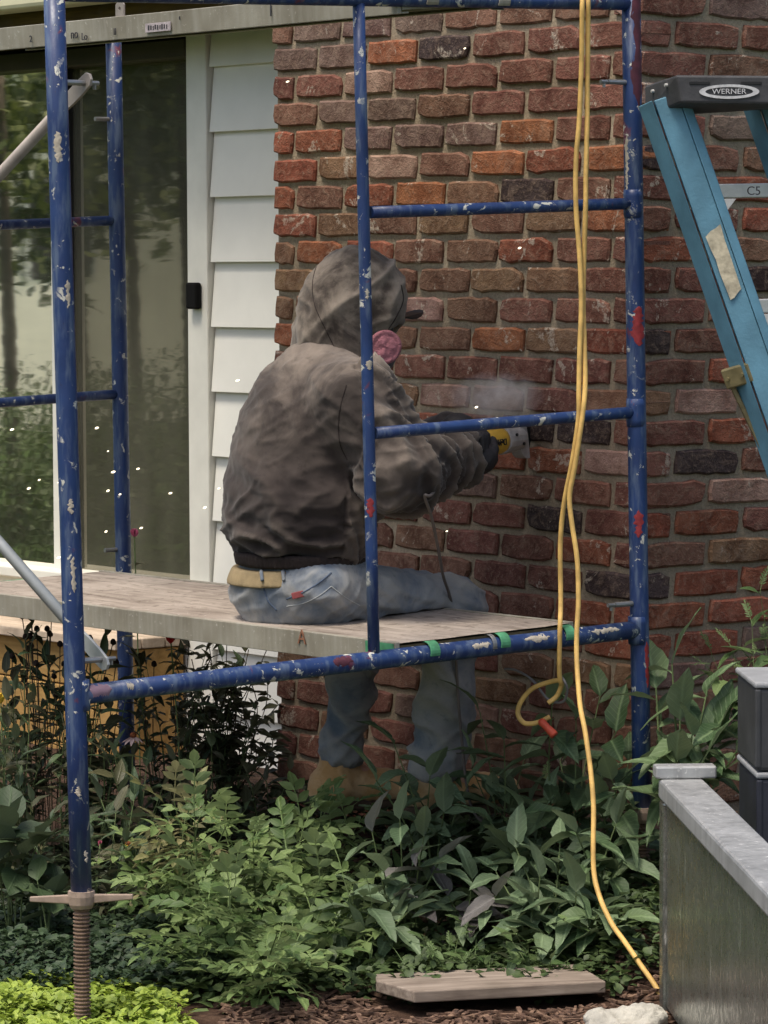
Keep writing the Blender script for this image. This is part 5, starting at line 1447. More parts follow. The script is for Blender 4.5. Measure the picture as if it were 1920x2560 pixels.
def leaf_mesh(name, mat, width=0.4, seg=7, kind='ovate', droop=0.25, fold_=0.25, wave=0.03, seed=0, cols=4):
    rr = random.Random(seed); bm = BM(); rows = []
    bend = rr.uniform(-.12, .12)
    for i in range(seg + 1):
        t = i / seg
        if kind == 'ovate': w = math.sin(math.pi * t ** 0.72) ** 0.85
        elif kind == 'lance': w = math.sin(math.pi * t ** 0.8) ** 0.8 * (1 - .15 * t)
        elif kind == 'round': w = math.sin(math.pi * t ** 0.9) ** 0.55
        elif kind == 'blade': w = (1 - t) ** .6 * min(1, t * 12 + .4)
        w = max(w, 0.015) * width / 2
        y = t; z = -droop * t * t + rr.uniform(-1, 1) * wave * .4
        r = []
        for j in range(cols + 1):
            u = -1 + 2 * j / cols
            x = u * w + bend * t * t
            zz = z + abs(u) * w * fold_ * 2 + (wave * math.sin(t * 11 + seed + j * 1.3) * abs(u))
            ser = 1 + (0.05 * ((i % 2) * 2 - 1) if abs(u) == 1 and kind in ('ovate',) else 0)
            r.append(bm.verts.new((u * w * ser + bend * t * t, y, zz)))
        rows.append(r)
    for i in range(seg):
        for j in range(cols): bm.faces.new((rows[i][j], rows[i][j + 1], rows[i + 1][j + 1], rows[i + 1][j]))
    me = bpy.data.meshes.new(name); bm.to_mesh(me); bm.free(); me.polygons.foreach_set('use_smooth', [True] * len(me.polygons)); me.materials.append(mat)
    return me
def pinnate_mesh(name, mat, n=7, lw=0.5, ll=0.34, droop=0.3, seed=0):
    rr = random.Random(seed); bm = BM()
    def lf(p, d, up, L, W):
        s_ = d.cross(up).normalized(); u_ = s_.cross(d)
        pr = [(0, .08), (.35, 1), (.7, .75), (1, .03)]; prev = None
        for t, w in pr:
            q = p + d * L * t - u_ * L * .25 * t * t
            row = [bm.verts.new(q - s_ * W * w / 2 + u_ * W * w * .16), bm.verts.new(q), bm.verts.new(q + s_ * W * w / 2 + u_ * W * w * .16)]
            if prev:
                for j in range(2): bm.faces.new((prev[j], prev[j + 1], row[j + 1], row[j]))
            prev = row
    up = Vector((0, 0, 1)); pairs = (n - 1) // 2
    def rach(t): return Vector((0, t, -droop * t * t))
    for i in range(pairs):
        t = .30 + .55 * i / max(1, pairs - 1)
        for s_ in (-1, 1):
            a = math.radians(rr.uniform(42, 62)); d = Vector((s_ * math.sin(a), math.cos(a), rr.uniform(-.25, .15))).normalized()
            L = ll * rr.uniform(.85, 1.1) * (1 - .2 * abs(t - .5)); lf(rach(t), d, up, L, L * lw)
    lf(rach(.93), Vector((rr.uniform(-.15, .15), 1, -.3)).normalized(), up, ll * 1.1, ll * lw * 1.1)
    r0 = [bm.verts.new(rach(0) + Vector((x, 0, z))) for x, z in ((-.012, 0), (.012, 0))]
    for i in range(1, 5):
        t = i / 4 * .93; r1 = [bm.verts.new(rach(t) + Vector((x, 0, -.004))) for x in (-.012, .012)]
        bm.faces.new((r0[0], r0[1], r1[1], r1[0])); r0 = r1
    me = bpy.data.meshes.new(name); bm.to_mesh(me); bm.free(); me.polygons.foreach_set('use_smooth', [True] * len(me.polygons)); me.materials.append(mat)
    return me
M_LG = leaf_mat('pale_green_leaf', (0.075, 0.135, 0.038), (0.22, 0.30, 0.105), transl=.3, vein=.12)
M_LY = leaf_mat('yellowing_leaf', (0.16, 0.17, 0.06), (0.30, 0.27, 0.13), transl=.3, vein=.12)
M_MG = leaf_mat('sage_green_large_leaf', (0.075, 0.125, 0.062), (0.18, 0.25, 0.135), vein=.2)
M_PG = leaf_mat('purplish_grey_leaf', (0.11, 0.10, 0.10), (0.19, 0.18, 0.17), vein=.15)
M_DG = leaf_mat('dark_green_leaf', (0.022, 0.045, 0.020), (0.070, 0.110, 0.045), transl=.15, vein=.12)
M_DO = leaf_mat('dark_olive_leaf', (0.028, 0.036, 0.016), (0.090, 0.088, 0.042), transl=.15, vein=.1)
M_BG = leaf_mat('broad_foxglove_leaf', (0.045, 0.090, 0.036), (0.13, 0.19, 0.085), vein=.25)
M_FG = leaf_mat('fern_green_leaf', (0.05, 0.10, 0.028), (0.15, 0.22, 0.08), vein=.1)
M_LIME = leaf_mat('lime_ground_leaf', (0.13, 0.21, 0.02), (0.40, 0.50, 0.07), transl=.25, vein=.05)
M_STEMG = simple('green_stem', (0.10, 0.14, 0.05), .7, 0, .3, 30, 0)
M_STEMB = simple('brown_stem', (0.06, 0.045, 0.025), .8, 0, .3, 30, 0)
LF = {
 'pin': [pinnate_mesh('compound_leaf', M_LG, 7, .52, .36, .35, i) for i in range(5)] + [pinnate_mesh('compound_leaf', M_LG, 5, .58, .42, .3, 9)],
 'piny': [pinnate_mesh('compound_leaf', M_LY, 7, .45, .36, .4, 20 + i) for i in range(3)],
 'big': [leaf_mesh('leaf', M_MG, .42, 8, 'ovate', d, .2, .025, i) for i, d in enumerate((.15, .3, .45, .25))] + [leaf_mesh('leaf', M_MG, .34, 8, 'ovate', .2, .3, .03, 12)],
 'purp': [leaf_mesh('leaf', M_PG, .46, 8, 'ovate', .3, .2, .02, 31), leaf_mesh('leaf', M_PG, .40, 8, 'ovate', .15, .2, .02, 32)],
 'dark': [leaf_mesh('leaf', M_DG, .36, 6, 'lance', d, .2, .02, 40 + i) for i, d in enumerate((.1, .3, .5))],
 'olive': [leaf_mesh('leaf', M_DO, .40, 5, 'lance', d, .2, .03, 50 + i, 2) for i, d in enumerate((.1, .3, .5))],
 'fox': [leaf_mesh('leaf', M_BG, .48, 8, 'ovate', d, .22, .035, 60 + i) for i, d in enumerate((.12, .3, .55))],
 'foxl': [leaf_mesh('leaf', M_BG, .26, 8, 'lance', d, .2, .02, 66 + i) for i, d in enumerate((.2, .5, .7))],
 'fern': [pinnate_mesh('fern_leaf', M_FG, 15, .34, .20, .35, 70 + i) for i in range(3)],
 'round': [leaf_mesh('leaf', M_DG, .85, 5, 'round', .15, .12, .03, 80 + i, 4) for i in range(3)],
 'blade': [leaf_mesh('grass_leaf', M_FG, .05, 6, 'blade', d, .2, .0, 90 + i, 2) for i, d in enumerate((.3, .8))],
 'small': [leaf_mesh('leaf', M_FG, .55, 4, 'ovate', .2, .15, .02, 95 + i, 2) for i in range(3)],
}
def add_leaf(root, me, p, d, L, roll, wscale=1.0, name='leaf', mat_up=None):
    d = d.normalized()
    s_ = d.cross(ZZ); s_ = s_.normalized() if s_.length > .05 else Vector((1, 0, 0))
    s_ = Matrix.Rotation(roll, 3, d) @ s_; u_ = s_.cross(d)
    M = Matrix((s_ * L * wscale, d * L, u_ * L)).transposed().to_4x4(); M.translation = p
    o = bpy.data.objects.new(name, me); COL.objects.link(o); o.parent = root
    o.matrix_basis = MATW[root.name].inverted() @ M
    return o
PR_ = random.Random(21)
def plant(name, label, cat, base, tips, kinds, n_leaf, size, mat=M_STEMG, r=.003, tmin=.25, spread=(50, 100), group=None, tip_leaf=True, bushy=0, size_tip=.8, wsc=(.85, 1.1), toward=.0):
    base = Vector(base); root = thing(name, label, cat, Matrix.Translation(base), group)
    cnt = 0
    for ti, tp in enumerate(tips):
        tp = Vector(tp); v_ = tp - base; H_ = v_.length
        b0 = base + Vector((v_.x * .12, v_.y * .12, 0)) + Vector((PR_.uniform(-.012, .012), PR_.uniform(-.012, .012), -.01))
        mid_ = b0.lerp(tp, .5) + Vector((-v_.x * .12, -v_.y * .12, .06 * H_)) + Vector((PR_.uniform(-1, 1), PR_.uniform(-1, 1), 0)) * H_ * .05
        sp = spline([b0, mid_, tp], 5)
        if r > 0:
            bm = BM(); tube(bm, sp, [r * (1 - .55 * i / (len(sp) - 1)) for i in range(len(sp))], 4, False); build('stem', bm, mat, root, smooth=True)
        az = PR_.uniform(0, 6.28)
        for i in range(n_leaf):
            t = tmin + (1 - tmin) * (i + PR_.uniform(.1, .9)) / n_leaf
            k = t * (len(sp) - 1); a = int(min(k, len(sp) - 2)); p = sp[a].lerp(sp[a + 1], k - a)
            az += 2.4 + PR_.uniform(-.5, .5)
            el = math.radians(90 - PR_.uniform(*spread))
            d = Vector((math.cos(az) * math.cos(el), math.sin(az) * math.cos(el) - toward, math.sin(el)))
            kind = PR_.choice(kinds); L = PR_.uniform(*size) * (1 - (1 - size_tip) * t)
            me = PR_.choice(LF[kind]); add_leaf(root, me, p, d, L, PR_.uniform(-.5, .5), PR_.uniform(*wsc), me.name); cnt += 1
        if tip_leaf:
            me = PR_.choice(LF[PR_.choice(kinds)]); d = (sp[-1] - sp[-2]).normalized() + Vector((PR_.uniform(-.4, .4), PR_.uniform(-.4, .4), PR_.uniform(-.2, .3)))
            add_leaf(root, me, sp[-1], d, PR_.uniform(*size) * size_tip, PR_.uniform(-.5, .5), 1, me.name)
    return root
def gp(px, py, D=None):          # ground point seen at a pixel, or under a pixel at a distance
    if D is None:
        q = hitz(px, py, -.05); q.z = gz(q.x, q.y); return q
    q = P(px, py, D); q.z = gz(q.x, q.y); return q
def tipsbox(n, x0, x1, y0, y1, D0, D1, rg):
    return [P(rg.uniform(x0, x1), rg.uniform(y0, y1), rg.uniform(D0, D1)) for _ in range(n)]
rg = random.Random(5)
# pale green bushy shrubs (front middle)
BUSH = 'pale green compound-leaved shrubs in front of the scaffold'
for (bx, by, D, x0, x1, y0, y1, nt, nl, lab) in (
    (470, 2300, 8.15, 330, 600, 2020, 2240, 13, 7, 'pale green bushy shrub left of the middle with some yellowed leaves on top'),
    (640, 2330, 8.20, 560, 760, 2060, 2260, 12, 7, 'pale green bushy shrub below the plank, in the middle of the bed'),
    (800, 2280, 8.45, 740, 900, 2010, 2200, 10, 7, 'pale green shrub rising in front of the worker\'s left boot'),
    (520, 2380, 7.85, 400, 640, 2180, 2380, 12, 6, 'low pale green shrub nearest the camera, right of the screw jack'),
    (760, 2380, 7.90, 660, 900, 2200, 2400, 12, 6, 'mid green low shrub just behind the left end of the board'),
    (640, 2450, 7.62, 520, 760, 2330, 2460, 9, 6, 'low green shrub at the edge of the bare mulch')):
    plant('shrub', lab, 'shrub', gp(bx, by, D), tipsbox(nt, x0, x1, y0, y1, D - .16, D + .16, rg), ['pin'], nl, (.085, .15), tmin=.2, spread=(45, 100), group=BUSH, toward=.25)
plant('shrub', 'sprig of yellow-brown withering leaves at the top of the pale shrubs', 'shrub', gp(470, 2300, 8.3), tipsbox(5, 410, 540, 2000, 2110, 8.2, 8.3, rg), ['piny'], 4, (.09, .15), tmin=.6, spread=(50, 110), toward=.3)
# sage large-leaved plants (front right)
BIG = 'large-leaved green perennials in the bed'
for (bx, by, D, tips, ks, nl, lab) in (
    (1010, 2330, 8.05, [(930, 2080), (1000, 2050), (1060, 2090), (960, 2180), (900, 2220), (1100, 2150), (1000, 2250)], ['big', 'big', 'big', 'purp'], 4, 'broad sage-leaved plant with a few purplish grey leaves in the middle of the bed'),
    (1170, 2330, 8.02, [(1180, 2200), (1240, 2240), (1120, 2240), (1210, 2300), (1150, 2320)], ['big', 'purp'], 3, 'low sage-leaved plant with one grey-purple leaf, behind the board'),
    (1345, 2370, 7.92, [(1290, 2120), (1400, 2110), (1350, 2190), (1240, 2180), (1430, 2200), (1330, 2270)], ['big'], 4, 'large sage-leaved plant with fanned bare stems left of the yellow cord'),
    (1490, 2330, 8.05, [(1440, 2080), (1540, 2060), (1560, 2150), (1500, 2200), (1590, 2230)], ['big', 'fox'], 4, 'leafy green plant between the yellow cord and the trailer'),
    (1080, 2250, 8.40, [(985, 1860), (1075, 1940), (1030, 1990), (940, 1950), (1110, 2030), (1170, 1960)], ['big'], 3, 'tall sage-leaved plant reaching up over the worker\'s boots'),
    (1255, 2200, 8.42, [(1200, 1780), (1260, 1850), (1180, 1920), (1310, 1900), (1230, 1990), (1330, 2000)], ['big', 'dark'], 4, 'tall thin-stemmed green plant in front of the worker\'s right boot'),
    (1420, 2180, 8.30, [(1380, 1760), (1440, 1800), (1500, 1740), (1540, 1830), (1400, 1900), (1480, 1950)], ['fox', 'dark'], 4, 'dark broad-leaved plant under the loop of the yellow cord'),
    (900, 2400, 7.9, [(860, 2200), (930, 2260), (820, 2290), (980, 2330), (900, 2350), (1020, 2280)], ['big', 'pin'], 4, 'leafy plant touching the left tip of the board'),
    (1420, 2420, 7.85, [(1380, 2260), (1440, 2230), (1500, 2280), (1350, 2330), (1560, 2300), (1460, 2340)], ['big', 'fox'], 4, 'low leafy plant in front of the yellow cord'),
    (1330, 2280, 8.2, [(1230, 2060), (1300, 2020), (1370, 2000), (1420, 2060), (1270, 2120), (1340, 2100)], ['big', 'fox'], 4, 'bushy sage-leaved plant left of the yellow cord, behind the fanned stems'),
    (1120, 2200, 8.55, [(1050, 2000), (1120, 1900), (1180, 2050), (1090, 2080), (1000, 2060)], ['big', 'dark'], 4, 'dark-leaved plant right under the worker\'s boots'),
    (1560, 2200, 8.22, [(1530, 1950), (1570, 1900), (1500, 2020), (1600, 2040)], ['fox', 'big'], 4, 'green plant around the foot of the right scaffold post')):
    plant('perennial_plant', lab, 'plant', gp(bx, by, D), [P(x, y, D + rg.uniform(-.12, .12)) for x, y in tips], ks, nl + 1, (.085, .145), tmin=.40, spread=(50, 115), group=BIG, r=.0035, toward=.35, wsc=(.8, 1.15))
# undergrowth
for (bx, by, D, x0, x1, y0, y1, nt, nl, kk, sz, lab) in (
    (980, 2250, 8.35, 900, 1100, 2080, 2230, 8, 6, ['small', 'fern'], (.04, .08), 'feathery green undergrowth beneath the worker\'s boots'),
    (1150, 2200, 8.5, 1050, 1280, 2000, 2180, 9, 6, ['fern', 'small'], (.05, .10), 'ferny green undergrowth against the foot of the brick wall'),
    (1330, 2180, 8.45, 1230, 1430, 1960, 2150, 9, 6, ['fern', 'dark'], (.05, .10), 'ferny undergrowth below the hanging cord loop'),
    (1500, 2150, 8.3, 1420, 1580, 1960, 2150, 8, 6, ['fern', 'fox'], (.05, .10), 'ferny undergrowth left of the right scaffold post'),
    (1240, 2380, 7.95, 1130, 1360, 2290, 2400, 8, 5, ['small', 'dark'], (.03, .06), 'low small-leaved weeds behind the middle of the board'),
    (1500, 2400, 7.85, 1400, 1620, 2270, 2420, 9, 5, ['small', 'dark'], (.035, .07), 'low dark weeds beside the trailer'),
    (1130, 2440, 7.78, 1040, 1260, 2340, 2430, 9, 5, ['small', 'fern'], (.035, .07), 'low green weeds hanging over the back of the board'),
    (1340, 2440, 7.76, 1250, 1440, 2330, 2430, 9, 5, ['small', 'fern', 'dark'], (.035, .07), 'low green weeds behind the right end of the board'),
    (900, 2330, 8.0, 820, 1000, 2230, 2350, 8, 6, ['small', 'dark'], (.035, .065), 'low leafy weeds behind the tip of the board')):
    plant('weed_clump', lab, 'weeds', gp(bx, by, D), tipsbox(nt, x0, x1, y0, y1, D - .12, D + .12, rg), kk, nl, sz, tmin=.15, spread=(40, 105), r=.0016, group='undergrowth clumps', toward=.2)
# grass blades by the board
gr = thing('grass_tuft', 'thin green grass blades standing behind the wooden board', 'grass', Matrix.Translation(gp(1020, 2420, 7.75)))
for i in range(16):
    b_0 = gp(rg.uniform(900, 1520), 2400, rg.uniform(7.7, 7.9)); add_leaf(gr, rg.choice(LF['blade']), b_0, Vector((rg.uniform(-.6, .6), rg.uniform(-.3, .3), 1)), rg.uniform(.07, .16), rg.uniform(-2, 2), 1, 'grass_leaf')
# broad plants right of the post
plant('foxglove_plant', 'big broad-leaved plant between the right scaffold post and the tool cases', 'plant', gp(1700, 2100, 8.12), [P(x, y, d) for x, y, d in ((1680, 1660, 8.15), (1700, 1800, 8.1), (1765, 1740, 8.12), (1730, 1840, 8.05), (1790, 1830, 8.1), (1650, 1800, 8.2), (1640, 1720, 8.2), (1820, 1780, 8.1), (1690, 1900, 8.0), (1840, 1880, 8.0), (1760, 1900, 8.0))],
      ['fox', 'foxl', 'fox'], 4, (.12, .19), tmin=.5, spread=(30, 120), r=.005, toward=.3, wsc=(.9, 1.1))
plant('trailing_vine', 'small-leaved arching sprays over the bricks at the right edge', 'vine', gp(1930, 2000, 8.15), [P(x, y, 8.22) for x, y in ((1780, 1640), (1830, 1620), (1900, 1480), (1880, 1560), (1860, 1680), (1915, 1620), (1790, 1700), (1900, 1700))],
      ['fern', 'small'], 9, (.05, .09), tmin=.55, spread=(40, 110), r=.0016, toward=.2)
# dark perennials under and behind the plank
DK = 'dark perennials below the patio door'
for (bx, by, D, x0, x1, y0, y1, nt, nl, kk, sz, lab) in (
    (60, 2050, 9.2, -40, 160, 1610, 1980, 15, 11, ['olive', 'dark'], (.05, .09), 'dark stemmy plant at the left edge in front of the yellow step'),
    (230, 2050, 9.0, 150, 330, 1640, 1980, 15, 11, ['olive', 'dark'], (.05, .09), 'dark green plant just right of the left scaffold post'),
    (330, 2100, 8.75, 230, 420, 1820, 2080, 10, 8, ['dark', 'dark', 'olive'], (.06, .11), 'dark plant with long pointed leaves below the pale flower'),
    (420, 2000, 9.2, 330, 520, 1600, 1920, 15, 11, ['olive', 'dark'], (.04, .08), 'dark twiggy bush under the middle of the plank'),
    (570, 1980, 9.3, 480, 680, 1610, 1900, 15, 11, ['olive', 'dark'], (.04, .075), 'dark twiggy bush in front of the white siding foot'),
    (520, 2100, 8.9, 430, 640, 1850, 2060, 10, 8, ['dark', 'olive'], (.05, .09), 'dark leafy plant behind the pale green shrubs'),
    (660, 2120, 8.95, 600, 740, 1900, 2080, 8, 8, ['dark', 'olive'], (.045, .08), 'dark leafy plant left of the worker\'s boots'),
    (170, 2000, 9.05, 90, 280, 1580, 1900, 13, 9, ['dark', 'olive'], (.05, .085), 'bushy dark plant right in front of the yellow step'),
    (30, 2000, 9.0, -50, 110, 1600, 1900, 12, 9, ['dark', 'olive'], (.05, .085), 'bushy dark plant at the very left edge in front of the step'),
    (60, 2200, 8.5, -40, 150, 1950, 2180, 9, 8, ['dark', 'olive'], (.05, .09), 'dark leafy plant at the left edge, halfway down'),
    (250, 2220, 8.4, 180, 360, 1980, 2200, 9, 8, ['dark', 'olive'], (.05, .09), 'dark leafy plant beside the lower end of the left post')):
    plant('perennial_plant', lab, 'plant', gp(bx, by, D), tipsbox(nt, x0, x1, y0, y1, D - .15, D + .15, rg), kk, nl, sz, tmin=.12, spread=(40, 105), group=DK, r=.0022, mat=M_STEMG, toward=.2)
# heuchera-like round leaves at the left
for bx, by, D, x0, x1, y0, y1, nt, sz, lab in ((30, 2280, 8.2, -20, 110, 2060, 2180, 7, (.09, .13), 'clump of big dark round leaves at the left edge'), (120, 2300, 8.1, 80, 170, 2180, 2260, 5, (.07, .10), 'small clump of grey-green round leaves left of the screw jack')):
    plant('rosette_plant', lab, 'plant', gp(bx, by, D), tipsbox(nt, x0, x1, y0, y1, D - .1, D + .1, rg), ['round'], 2, sz, tmin=.75, spread=(50, 110), r=.003, toward=.5)
# black-eyed susan seed heads on stems
M_SEED = simple('dark_seed_head', (0.022, 0.012, 0.009), .9, 0, .3, 80, .4, 300, .003)
sh = thing('coneflower_plant', 'tall leafy stems carrying dark round seed heads in front of the yellow step', 'flower plant', Matrix.Translation(gp(120, 1950, 9.1)))
heads = [(80, 1512), (78, 1545), (75, 1590), (130, 1520), (118, 1572), (92, 1572), (64, 1592), (78, 1614), (125, 1585), (90, 1658), (55, 1540), (135, 1690), (225, 1595), (228, 1612), (205, 1680), (283, 1605), (290, 1655), (265, 1700), (240, 1720), (140, 1735), (30, 1640), (160, 1660), (150, 1610), (60, 1700), (385, 1660), (360, 1700), (300, 1720), (350, 1640), (430, 1700), (110, 1780), (40, 1790)]
for i, (x, y) in enumerate(heads):
    D = 9.2 + .12 * math.sin(i * 1.9); p = P(x, y, D); b_0 = gp(120 + (x - 120) * .35 + rg.uniform(-30, 30), 1950, 9.1 + rg.uniform(-.1, .1)) if x < 330 else gp(380 + rg.uniform(-30, 30), 1950, 9.2)
    bm = BM(); tube(bm, spline([b_0, b_0.lerp(p, .55) + Vector((rg.uniform(-.02, .02), 0, .0)), p], 5), .0016, 4, False); build('stem', bm, M_STEMB, sh, smooth=True)
    bm = BM(); bmesh.ops.create_icosphere(bm, subdivisions=2, radius=.0074)
    for v in bm.verts: v.co.z *= 1.15; v.co += v.co.normalized() * .0015 * noise.noise(v.co * 400)
    bm.transform(Matrix.Translation(p)); build('seed_head', bm, M_SEED, sh, smooth=True)
    if True:
        for k_ in range(4): add_leaf(sh, rg.choice(LF['olive']), b_0.lerp(p, rg.uniform(.4, .9)), Vector((rg.uniform(-1, 1), rg.uniform(-1, .2), rg.uniform(-.2, .5))), rg.uniform(.035, .07), 0)
# flowers
def flower(name, label, px, py, D, base, petals, pl, col, cc, droop, n2=0, stem=M_STEMG, leaves='olive'):
    p = P(px, py, D); root = thing(name, label, 'flower', Matrix.Translation(base))
    bm = BM(); sp = spline([base, base.lerp(p, .5) + Vector((rg.uniform(-.015, .015), 0, 0)), p], 7); tube(bm, sp, .0019, 5, False); build('stem', bm, stem, root, smooth=True)
    if n2:     # cupped rose
        pm = leaf_mesh('petal', col, .95, 5, 'round', -.5, .45, .02, 3, 4)
        for i in range(n2):
            ring_ = i // 5; a = i * 2.4; el = [1.35, 1.05, .7][min(2, ring_)]
            add_leaf(root, pm, p + Vector((0, 0, -.006 * ring_)), Vector((math.cos(a) * math.cos(el), math.sin(a) * math.cos(el), math.sin(el))), pl * (.8 + .12 * ring_), 0, 1.1, 'petal')
    else:
        pm = leaf_mesh('petal', col, .36, 4, 'lance', .15, .12, .02, 4, 2)
        for i in range(petals):
            a = i * 2 * math.pi / petals + rg.uniform(-.1, .1)
            add_leaf(root, pm, p, Vector((math.cos(a), math.sin(a), droop + rg.uniform(-.1, .1))), pl * rg.uniform(.85, 1.1), 0, 1, 'petal')
        bm = BM(); bmesh.ops.create_icosphere(bm, subdivisions=2, radius=.0085)
        for v in bm.verts: v.co.z = v.co.z * .9 + .004
        bm.transform(Matrix.Translation(p)); build('flower_centre', bm, cc, root, smooth=True)
    for t in (.45, .6, .75, .88):
        add_leaf(root, rg.choice(LF[leaves]), base.lerp(p, t), Vector((rg.uniform(-1, 1), rg.uniform(-1, .3), rg.uniform(-.1, .5))), rg.uniform(.03, .055), 0)
    return root
M_RED = simple('red_rose_petal', (0.50, 0.012, 0.018), .6, 0, .2, 30, 0); M_PK = simple('pink_petal', (0.50, 0.12, 0.20), .6, 0, .2, 30, 0)
M_PALE = simple('pale_pink_petal', (0.62, 0.46, 0.42), .6, 0, .12, 30, 0); M_YEL2 = simple('yellow_petal', (0.70, 0.50, 0.05), .6, 0, .15, 30, 0)
M_ORC = simple('orange_cone', (0.20, 0.06, 0.02), .9, 0, .3, 100, .4, 300, .003)
flower('rose_flower', 'single red rose bloom under the plank', 427, 1598, 8.95, gp(450, 1950, 8.95), 0, .024, M_RED, None, 0, 14)
flower('rose_bud', 'small pink rose bud above the plank beside the farther post', 336, 1338, 9.75, gp(350, 1900, 9.75), 0, .020, M_PK, None, 0, 9)
flower('coneflower', 'pale pink coneflower with drooping petals right of the left post', 333, 1842, 8.95, gp(340, 2080, 8.9), 11, .034, M_PALE, M_ORC, -.35)
flower('yellow_flower', 'small yellow flower with a dark middle low in the shade', 322, 2112, 8.55, gp(330, 2200, 8.5), 9, .014, M_YEL2, M_ORC, .1)
flower('pink_bud', 'tiny pink bud low beside the left post', 250, 2110, 8.6, gp(262, 2200, 8.5), 0, .010, M_PK, None, 0, 6)
flower('marigold_flower', 'orange-yellow bloom at the very left edge', 2, 1748, 9.1, gp(20, 2050, 9.1), 0, .018, M_YEL2, None, 0, 12)
# twigs of the rose bush under the plank
rb = thing('rose_bush', 'thin dark twiggy rose bush with small leaves against the white skirt', 'bush', Matrix.Translation(gp(520, 1950, 9.35)))
for i in range(46):
    p = P(rg.uniform(430, 695), rg.uniform(1590, 1880), 9.35 + rg.uniform(-.12, .12)); b_0 = gp(rg.uniform(500, 620), 1950, 9.35)
    q = b_0.lerp(p, .6) + Vector((rg.uniform(-.05, .05), 0, rg.uniform(-.02, .03)))
    bm = BM(); sp = spline([b_0, q, p], 5); tube(bm, sp, .0015, 4, False); build('stem', bm, M_STEMB, rb, smooth=True)
    for k_ in range(9):
        s_ = sp[rg.randrange(4, len(sp))]; add_leaf(rb, rg.choice(LF['olive']), s_, Vector((rg.uniform(-1, 1), rg.uniform(-1, .5), rg.uniform(-.3, .6))), rg.uniform(.026, .058), rg.uniform(-1, 1))
# ground covers nobody could count
def cover(name, label, cat, x0, x1, D0, D1, n, hgt, sz, mat, seed, keep=None):
    rr = random.Random(seed); V = []; Fc = []
    pr = [(0, .15), (.35, 1), (.75, .75), (1, .05)]
    for i in range(n):
        D = rr.uniform(D0, D1); px = rr.uniform(x0, x1); q = P(px, 1000, D); g = gz(q.x, q.y)
        h_ = hgt * (.35 + .65 * (0.5 + 0.9 * noise.noise(Vector((q.x * 6, q.y * 6, seed))))) * (rr.random() ** .6)
        if keep and not keep(px, D, rr): continue
        p = Vector((q.x, q.y, g + max(0, h_)))
        a = rr.uniform(0, 6.28); el = rr.uniform(-.3, .8); d = Vector((math.cos(a) * math.cos(el), math.sin(a) * math.cos(el) - .25, math.sin(el))).normalized()
        s_ = d.cross(ZZ); s_.normalize(); s_ = Matrix.Rotation(rr.uniform(-.6, .6), 3, d) @ s_; u_ = s_.cross(d); L = rr.uniform(*sz); W = L * .75
        b0 = len(V)
        for t, w in pr:
            for k_ in (-1, 0, 1): V.append(p + d * L * t + s_ * k_ * W * w / 2 + u_ * (abs(k_) * W * w * .12 - L * .2 * t * t))
        for r_ in range(3):
            for k_ in range(2): o_ = b0 + r_ * 3 + k_; Fc.append((o_, o_ + 1, o_ + 4, o_ + 3))
    me = bpy.data.meshes.new(name); me.from_pydata([tuple(v) for v in V], [], Fc); me.polygons.foreach_set('use_smooth', [True] * len(Fc))
    o = mesh_obj(name, me, mat, None, None, None, 'stuff'); return o
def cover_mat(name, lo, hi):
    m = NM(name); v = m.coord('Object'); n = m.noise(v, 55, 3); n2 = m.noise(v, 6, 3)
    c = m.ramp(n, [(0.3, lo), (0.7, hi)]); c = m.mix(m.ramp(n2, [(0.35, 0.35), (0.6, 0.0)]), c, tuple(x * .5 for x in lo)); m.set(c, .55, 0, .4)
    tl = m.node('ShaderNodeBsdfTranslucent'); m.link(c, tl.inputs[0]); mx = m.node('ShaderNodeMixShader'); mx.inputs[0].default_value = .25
    m.link(m.b.outputs[0], mx.inputs[1]); m.link(tl.outputs[0], mx.inputs[2]); m.link(mx.outputs[0], m.out.inputs[0]); return m.m
cover('lime_ground_cover', '', '', -60, 460, 7.0, 7.75, 5200, .055, (.014, .026), cover_mat('lime_cover', (0.12, 0.20, 0.02), (0.42, 0.52, 0.08)), 1, lambda px, D, rr: px < 470 - 60 * (D - 7) * 2 + rr.uniform(-60, 60))
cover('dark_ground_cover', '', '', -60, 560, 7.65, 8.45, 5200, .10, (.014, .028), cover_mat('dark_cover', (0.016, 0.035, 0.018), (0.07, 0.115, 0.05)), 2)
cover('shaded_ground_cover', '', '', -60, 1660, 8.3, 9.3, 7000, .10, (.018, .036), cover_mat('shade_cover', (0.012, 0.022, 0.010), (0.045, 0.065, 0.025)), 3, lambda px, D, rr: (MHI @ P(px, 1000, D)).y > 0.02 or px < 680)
cover('weedy_ground_cover', '', '', 450, 1660, 7.55, 8.45, 6500, .08, (.016, .034), cover_mat('weed_cover', (0.03, 0.055, 0.018), (0.10, 0.15, 0.05)), 4, lambda px, D, rr: D > 7.60 + .10 * noise.noise(Vector((px * .01, 0, 0))))

